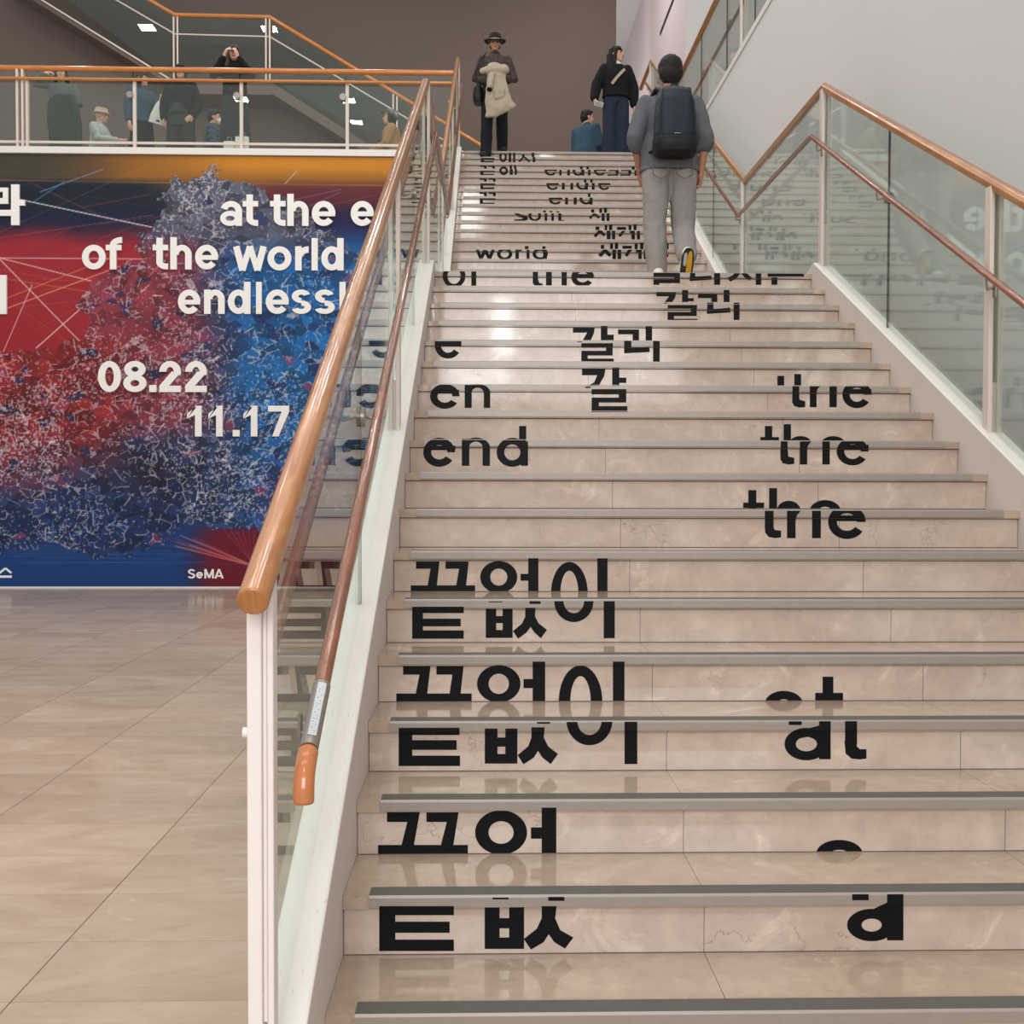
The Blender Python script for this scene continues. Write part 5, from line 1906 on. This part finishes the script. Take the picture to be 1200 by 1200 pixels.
ct = empty('coat', (lh.x, Y18+.12, Z18), 0, 'beige coat bundled and draped over the arms of the person in the hat', 'coat')
blob('coat_body', [ell((.06, -.275, 1.095), (.135, .075, .070)), ell((-.01, -.26, 1.145), (.10, .06, .045)), tube([((-.06, -.28, 1.10), .06), ((-.13, -.28, 1.085), .045), ((-.17, -.28, 1.07), .036)]),
                   loft([((.02, -.275, 1.04), .12, .05), ((.02, -.275, .98), .125, .035), ((.03, -.275, .82), .155, .040), ((.055, -.27, .66), .195, .045), ((.03, -.265, .56), .155, .038), ((-.05, -.26, .48), .085, .028)]),
                   ell((.19, -.27, .63), (.09, .035, .06))], F_['beige'], ct, .009, 3, .011, 9)
sl = blob('coat_sleeve', [tube([((-.04, -.31, 1.02), .040), ((-.055, -.325, .93), .043), ((-.07, -.33, .855), .045)])], F_['beige'], ct, .008, 2, .006, 14)
m = MB()
m.disc((-.073, -.338, .812), (-.1, -.45, -1), .036, .012)
m.build('sleeve_opening', F_['black'], ct, smooth=40)
m = MB()
m.sweep([(-.02, -.318, .80), (.0, -.320, .70), (.11, -.320, .74), (.13, -.318, .85)], .006, 8)
m.build('pocket_flap', F_['beige'], ct, smooth=50)
sb = empty('shoulder_bag', (lh.x, Y18+.12, Z18), 0, 'small black shoulder bag hanging at the hip of the person in the hat', 'bag')
blob('bag_body', [loft([((-.225, -.02, .735), .055, .10), ((-.23, -.02, .80), .07, .115), ((-.225, -.02, .93), .06, .105), ((-.22, -.02, .97), .04, .09)], 24, 3)], F_['leather'], sb, .009, 3, .004, 10)
m = MB()
m.sweep([(-.235, -.09, .95), (-.268, -.085, 1.12), (-.19, -.095, 1.30), (-.12, -.06, 1.40)], .008, 8)
m.build('bag_strap', F_['leather'], sb, smooth=60)

# --- woman in black at the stair head
lw = on(722, 54.5, 1.64, ZTOP)
pw = Person('person with long black hair in boxy black jacket looking aside at the stair head', lw, math.radians(6), 1.63,
            pose=dict(elR=(-.29, .02, 1.13), wrR=(-.335, -.05, .91), elL=(.27, .02, 1.11), wrL=(.275, -.02, .85), ankL=(.085, .03, .085), ankR=(-.085, .03, .085), kneeL=(.095, -.015, .49), kneeR=(-.095, -.015, .49)), head_yaw=62, head_pitch=-4,
            hands={'R': dict(dir=(.25, -.5, -.8), palm=(1, .2, 0), curl=40), 'L': dict(curl=24)})
pw.face()
pw.hair('long')
pw.trousers(F_['jeans_blue'], (.105, .105, .112), .7)
pw.top(F_['black'], 'jacket', hem=.25, grow=.045, r=(.085, .080, .066), end=.88)
pw.shoes(F_['black'])
m = MB()
m.add(*loft([(pw.spine(2.78)+Vector((0, -.01, 0)), .075, .074), (pw.spine(3.0)+Vector((0, -.012, .02)), .062, .062)]))
m.build('white_collar', F_['white'], pw.root, smooth=40)
m = MB()
ps = [(.10, -.135, 1.335), (.05, -.170, 1.28), (-.03, -.185, 1.19), (-.10, -.172, 1.10)]
for a, b in zip(ps[:-1], ps[1:]):
    a, b = Vector(a)*pw.k, Vector(b)*pw.k
    d = (b-a).normalized()
    w = Vector((d.z, 0, -d.x))*.02
    o = Vector((0, -.008, 0))
    m.add([a+w, b+w, b-w, a-w, a+w+o, b+w+o, b-w+o, a-w+o], [(0, 1, 2, 3), (7, 6, 5, 4), (0, 4, 5, 1), (1, 5, 6, 2), (2, 6, 7, 3), (3, 7, 4, 0)])
st_ = m.build('bag_strap', F_['beige'], pw.root)
phn = empty('phone', lw, math.radians(6), 'white phone in the hand of the person in the black jacket', 'phone')
w_ = pw.J['wrR']+Vector((.055, -.06, -.085))
m = MB()
m.box(-.062, -.010, -.032, .062, -.001, .032)
o = m.build('phone_body', F_['white'], phn, bevel=.004)
o.location, o.rotation_euler = w_, (.5, .25, -.1)
m = MB()
m.box(-.055, -.0115, -.027, .055, -.0098, .027)
o2 = m.build('screen', M['plate'], phn)
o2.location, o2.rotation_euler = w_, (.5, .25, -.1)


def bench(loc, rz, label, seat=.40):
    b = empty('bench', loc, rz, label, 'bench', None)
    m = MB()
    m.box(-.30, -.20, seat-.05, .30, .22, seat)
    m.build('seat', M['wood'], b, bevel=.004)
    for x in (-.25, .25):
        for y in (-.15, .17):
            m = MB()
            m.box(x-.02, y-.02, 0, x+.02, y+.02, seat-.05)
            m.build('leg', M['steel'], b)


# --- seated people
ld = on(686, 127, 1.325, ZTOP)
pd = Person('seated person in loose blue denim jacket with back turned, left of the person in black', ld, math.radians(138), 1.70, SIT, head_yaw=-30)
pd.face()
pd.hair('short')
pd.trousers(F_['charcoal'], (.10, .08, .07))
pd.top(F_['denim'], 'denim_jacket', hem=-.25, grow=.062, r=(.092, .082, .06), end=.9)
pd.shoes(F_['black'])
bench(ld, math.radians(138), 'low bench under the seated person in the denim jacket')
ln_ = on(734, 146, 1.27, ZTOP)
pn = Person('seated person in dark navy half hidden behind the person in black', ln_, math.radians(20), 1.63, SIT, pose=dict(wrL=(.10, -.22, 1.02), elL=(.22, -.20, .78)), hands={'L': dict(dir=(-.3, .2, .9), palm=(0, 1, 0), curl=50)}, head_yaw=10, head_pitch=12)
pn.face()
pn.hair('long')
pn.trousers(F_['jeans_dark'])
pn.top(F_['jeans_dark'], 'jacket', hem=-.2, grow=.03)
pn.shoes(F_['black'])
bench(ln_, math.radians(20), 'low bench under the half hidden seated person in navy')

# --- people behind the balcony glass
l1 = on(72, 77, 1.64, ZTOP)
p1 = Person('person at the balcony in grey green hoodie with one arm raised to the head', l1, math.radians(8), 1.63,
            pose=dict(shR=(-.195, .0, 1.42), elR=(-.37, -.06, 1.40), wrR=(-.22, -.13, 1.53), elL=(.25, -.02, 1.13), wrL=(.02, -.19, 1.05)), head_yaw=4,
            hands={'R': dict(dir=(.9, -.1, .3), palm=(0, .5, -1), curl=30), 'L': dict(dir=(-1, -.1, 0), palm=(0, 1, 0), curl=30)})
p1.face()
p1.hair('long')
p1.trousers(F_['charcoal'], (.10, .088, .085))
p1.top(F_['olive'], 'hoodie', hem=.0, grow=.032, r=(.076, .07, .055), end=.85)
p1.shoes(F_['black'])
c1 = empty('coat', l1, math.radians(8), 'dark green coat held over the arm of the person with raised arm', 'coat')
blob('coat_body', [loft([((.05, -.26, 1.10), .12, .05), ((.06, -.27, 1.00), .19, .055), ((.07, -.275, .75), .22, .06), ((.09, -.27, .50), .20, .055), ((.05, -.26, .30), .14, .04)]), ell((.10, -.26, 1.09), (.15, .06, .06)), tube([((.24, -.25, .95), .055), ((.28, -.26, .70), .06), ((.29, -.26, .42), .05)])],
     F_['dark_green'], c1, .011, 3, .012, 8)
m = MB()
m.add(*tube([((.20, -.28, 1.05), .05), ((.26, -.27, .80), .05)], 12))
m.build('coat_sleeve', F_['dark_green'], c1, smooth=60)

l2 = on(115, 124.5, 1.335, ZTOP)
p2 = Person('seated person in bucket hat, grey hoodie and camouflage trousers on the balcony', l2, math.radians(82), 1.68, SIT,
            pose=dict(wrL=(.10, -.36, .80), elL=(.23, -.12, .77), wrR=(-.08, -.36, .78), elR=(-.23, -.12, .77)), head_pitch=6)
p2.face()
p2.trousers(F_['camo'], (.105, .09, .08))
p2.top(F_['pale_grey'], 'hoodie', hem=-.2, grow=.035, r=(.074, .066, .05))
p2.shoes(F_['charcoal'])
m = MB()
hl = loft([((0, .012, .040), .128, .140), ((0, .012, .047), .126, .138), ((0, .012, .075), .094, .106), ((0, .012, .130), .080, .092), ((0, .012, .138), .05, .06)], 28)
m.add([p2.h(x, y, z-.018 if i < 56 and False else z-.010) for i, (x, y, z) in enumerate(hl[0])], hl[1])
m.build('bucket_hat', F_['bucket'], p2.root, smooth=50)
bench(l2, math.radians(82), 'low bench under the seated person in the bucket hat')

l3 = on(160, 76, 1.64, ZTOP)+Vector((0, .22, 0))
p3 = Person('person at the balcony in blue denim jacket and long black skirt, one hand held out', l3, math.radians(48), 1.62,
            pose=dict(elL=(.235, -.05, 1.14), wrL=(.20, -.25, 1.25)), head_yaw=40, hands={'L': dict(dir=(0, -.8, .5), palm=(0, .6, 1), curl=25)})
p3.face()
p3.hair('long')
p3.skirt(F_['black'], 'skirt', 1.06, .06, (.155, .12), (.235, .20))
p3.top(F_['denim'], 'denim_jacket', hem=-.15, grow=.03, r=(.072, .066, .052), end=.85)
p3.shoes(F_['black'])
wb = on(160, 76, 1.64, ZTOP)
xb = at(184, 132, Y=l3.y-.05)
b3 = empty('tote_bag', (xb.x, l3.y-.05, xb.z-.17), math.radians(10), 'white bag hanging tilted from the arm of the person in denim jacket', 'bag')
v, f = loft([((0, 0, 0), .13, .022), ((0.0, 0, .12), .125, .035), ((-.01, 0, .27), .085, .028), ((-.02, 0, .34), .05, .012)], 20, 3)
rt = Matrix.Rotation(.25, 3, 'Y')
m = MB()
m.add([rt @ Vector(p) for p in v], f)
m.build('bag_body', F_['white'], b3, smooth=50)
m = MB()
m.sweep([rt @ Vector((-.05, 0, .32)), rt @ Vector((-.06, 0, .44)), rt @ Vector((.0, 0, .46)), rt @ Vector((.02, 0, .32))], .006, 8)
m.build('bag_handle', F_['white'], b3, smooth=60)
m = MB()
m.box(-.02, -.036, .03, .03, -.030, .055)
o = m.build('printed_mark', F_['charcoal'], b3)
o.rotation_euler = (0, .25, 0)

l4 = on(212, 75.5, 1.65, ZTOP)
p4 = Person('person at the balcony in long loose black coat with arms down', l4, math.radians(3), 1.64,
            pose=dict(elL=(.25, .02, 1.10), wrL=(.20, -.12, .90), elR=(-.25, .02, 1.10), wrR=(-.245, -.06, .86)), head_yaw=2, hands={'L': dict(dir=(-.6, -.4, -.6), palm=(-.4, 1, 0), curl=30)})
p4.face()
p4.hair('bob')
p4.trousers(F_['charcoal'], (.12, .12, .12))
p4.top(F_['black'], 'coat', hem=-.15, grow=.045, r=(.085, .078, .062), end=.9)
p4.skirt(F_['dark_green'], 'coat_skirt', 1.10, .74, (.19, .145), (.21, .165))
p4.shoes(F_['black'])

l6 = on(275, 53.5, 1.65, ZTOP)
p6 = Person('person with brown hair at the balcony holding a camera up to the face', l6, 0, 1.64,
            pose=dict(elL=(.27, -.14, 1.22), wrL=(.085, -.20, 1.475), elR=(-.27, -.14, 1.22), wrR=(-.10, -.20, 1.49)),
            hands={'R': dict(dir=(.35, -.25, .75), palm=(.8, .5, -.2), thumb=(0, 1, -.2), curl=38), 'L': dict(dir=(-.2, -.2, .9), palm=(-.8, .5, -.2), thumb=(0, 1, -.2), curl=34)})
p6.face()
p6.hair('long', M['hair_brown'])
p6.top(F_['black'], 'jacket', hem=.2, grow=.03, r=(.078, .072, .05), end=.86)
p6.skirt(F_['charcoal'], 'skirt', 1.10, .05, (.165, .125), (.245, .19))
p6.shoes(F_['black'])
cm = empty('camera', l6, 0, 'silver compact camera in front of the face of the person on the balcony', 'camera')
c0 = p6.J['head']+Vector((.01, -.165, -.012))
m = MB()
m.box(c0.x-.056, c0.y-.014, c0.z-.034, c0.x+.056, c0.y+.014, c0.z+.030)
m.build('camera_body', M['plate'], cm, bevel=.004)
m = MB()
m.disc((c0.x+.008, c0.y-.024, c0.z-.002), (0, 1, 0), .024, .026)
m.build('lens', M['gasket'], cm, smooth=40)
m = MB()
m.box(c0.x-.045, c0.y-.008, c0.z+.030, c0.x-.020, c0.y+.008, c0.z+.038)
m.build('shutter_button', M['steel'], cm)

l5 = on(247, 127.5, 1.315, ZTOP)
p5 = Person('seated person in navy checked shirt and white face mask on the balcony', l5, math.radians(98), 1.68, SIT)
p5.face()
p5.hair('short')
p5.trousers(F_['jeans_dark'])
p5.top(F_['check'], 'checked_shirt', hem=-.2, grow=.028, r=(.070, .062, .05))
p5.shoes(F_['black'])
blob('face_mask', [ell(p5.h(0, -.060, -.048), (.058, .050, .046), p5.hr)], F_['white'], p5.root, .006, 2)
bench(l5, math.radians(98), 'low bench under the seated person in the face mask')

l7 = on(461, 126.5, 1.335, ZTOP)
p7 = Person('seated person in tan sweater and patterned cap facing left on the balcony', l7, math.radians(-88), 1.68, SIT,
            pose=dict(wrL=(.10, -.36, .62), elL=(.23, -.10, .73), wrR=(-.08, -.40, .66), elR=(-.23, -.14, .73)), head_pitch=-4)
p7.face()
p7.hair('bob')
p7.trousers(F_['jeans_dark'])
p7.top(F_['tan'], 'sweater', hem=-.2, grow=.045, r=(.080, .072, .052))
p7.shoes(F_['black'])
blob('cap', [ell(p7.h(0, .026, .070), (.094, .108, .078), p7.hr), ell(p7.h(0, .08, .03), (.085, .06, .075), p7.hr), ell(p7.h(0, -.100, .062), (.062, .060, .012), p7.hr)], F_['capcloth'], p7.root, .008, 2, .003, 20)
bench(l7, math.radians(-88), 'low bench under the seated person in the tan sweater')
hb = at(444, 168, Y=l7.y-.02)
g7 = empty('handbag', (hb.x, l7.y-.02, ZTOP+.545), math.radians(-88), 'black handbag on the lap of the person in the tan sweater', 'bag')
blob('bag_body', [loft([((0, 0, .0), .10, .06), ((0, 0, .10), .11, .065), ((0, 0, .20), .09, .05)], 20, 3)], F_['leather'], g7, .01, 2, .004, 10)
m = MB()
m.sweep([(-.05, 0, .19), (-.04, 0, .28), (.04, 0, .28), (.05, 0, .19)], .007, 8)
m.build('bag_handle', F_['leather'], g7, smooth=60)

# paper bags standing on the floor behind the balcony glass
for (xa, xb_, ytop, lab) in ((262, 275, 165.5, 'pale paper carrier bag on the balcony floor, the smaller left one'), (275.5, 291.5, 160, 'pale paper carrier bag on the balcony floor, beside the post')):
    yb_ = l6.y-.06 if xa < 270 else l6.y-.02
    a, b, t = at(xa, 170, Y=14.78), at(xb_, 170, Y=14.78), at(xa, ytop, Y=14.78)
    bg = empty('paper_bag', ((a.x+b.x)/2, 14.80, ZTOP), 0, lab, 'bag', None)
    w, h = (b.x-a.x)/2, t.z-ZTOP
    m = MB()
    m.add(*loft([((0, 0, 0), w, .045), ((0, 0, h*.6), w*.99, .040), ((0, 0, h), w*.97, .030)], 24, 8))
    m.build('bag_body', F_['paper'], bg)
    m = MB()
    m.sweep([(-w*.4, 0, h-.01), (-w*.35, 0, h+.06), (w*.35, 0, h+.06), (w*.4, 0, h-.01)], .003, 6)
    m.build('bag_handle', F_['beige'], bg)

bpy.data.scenes.remove(TMP)
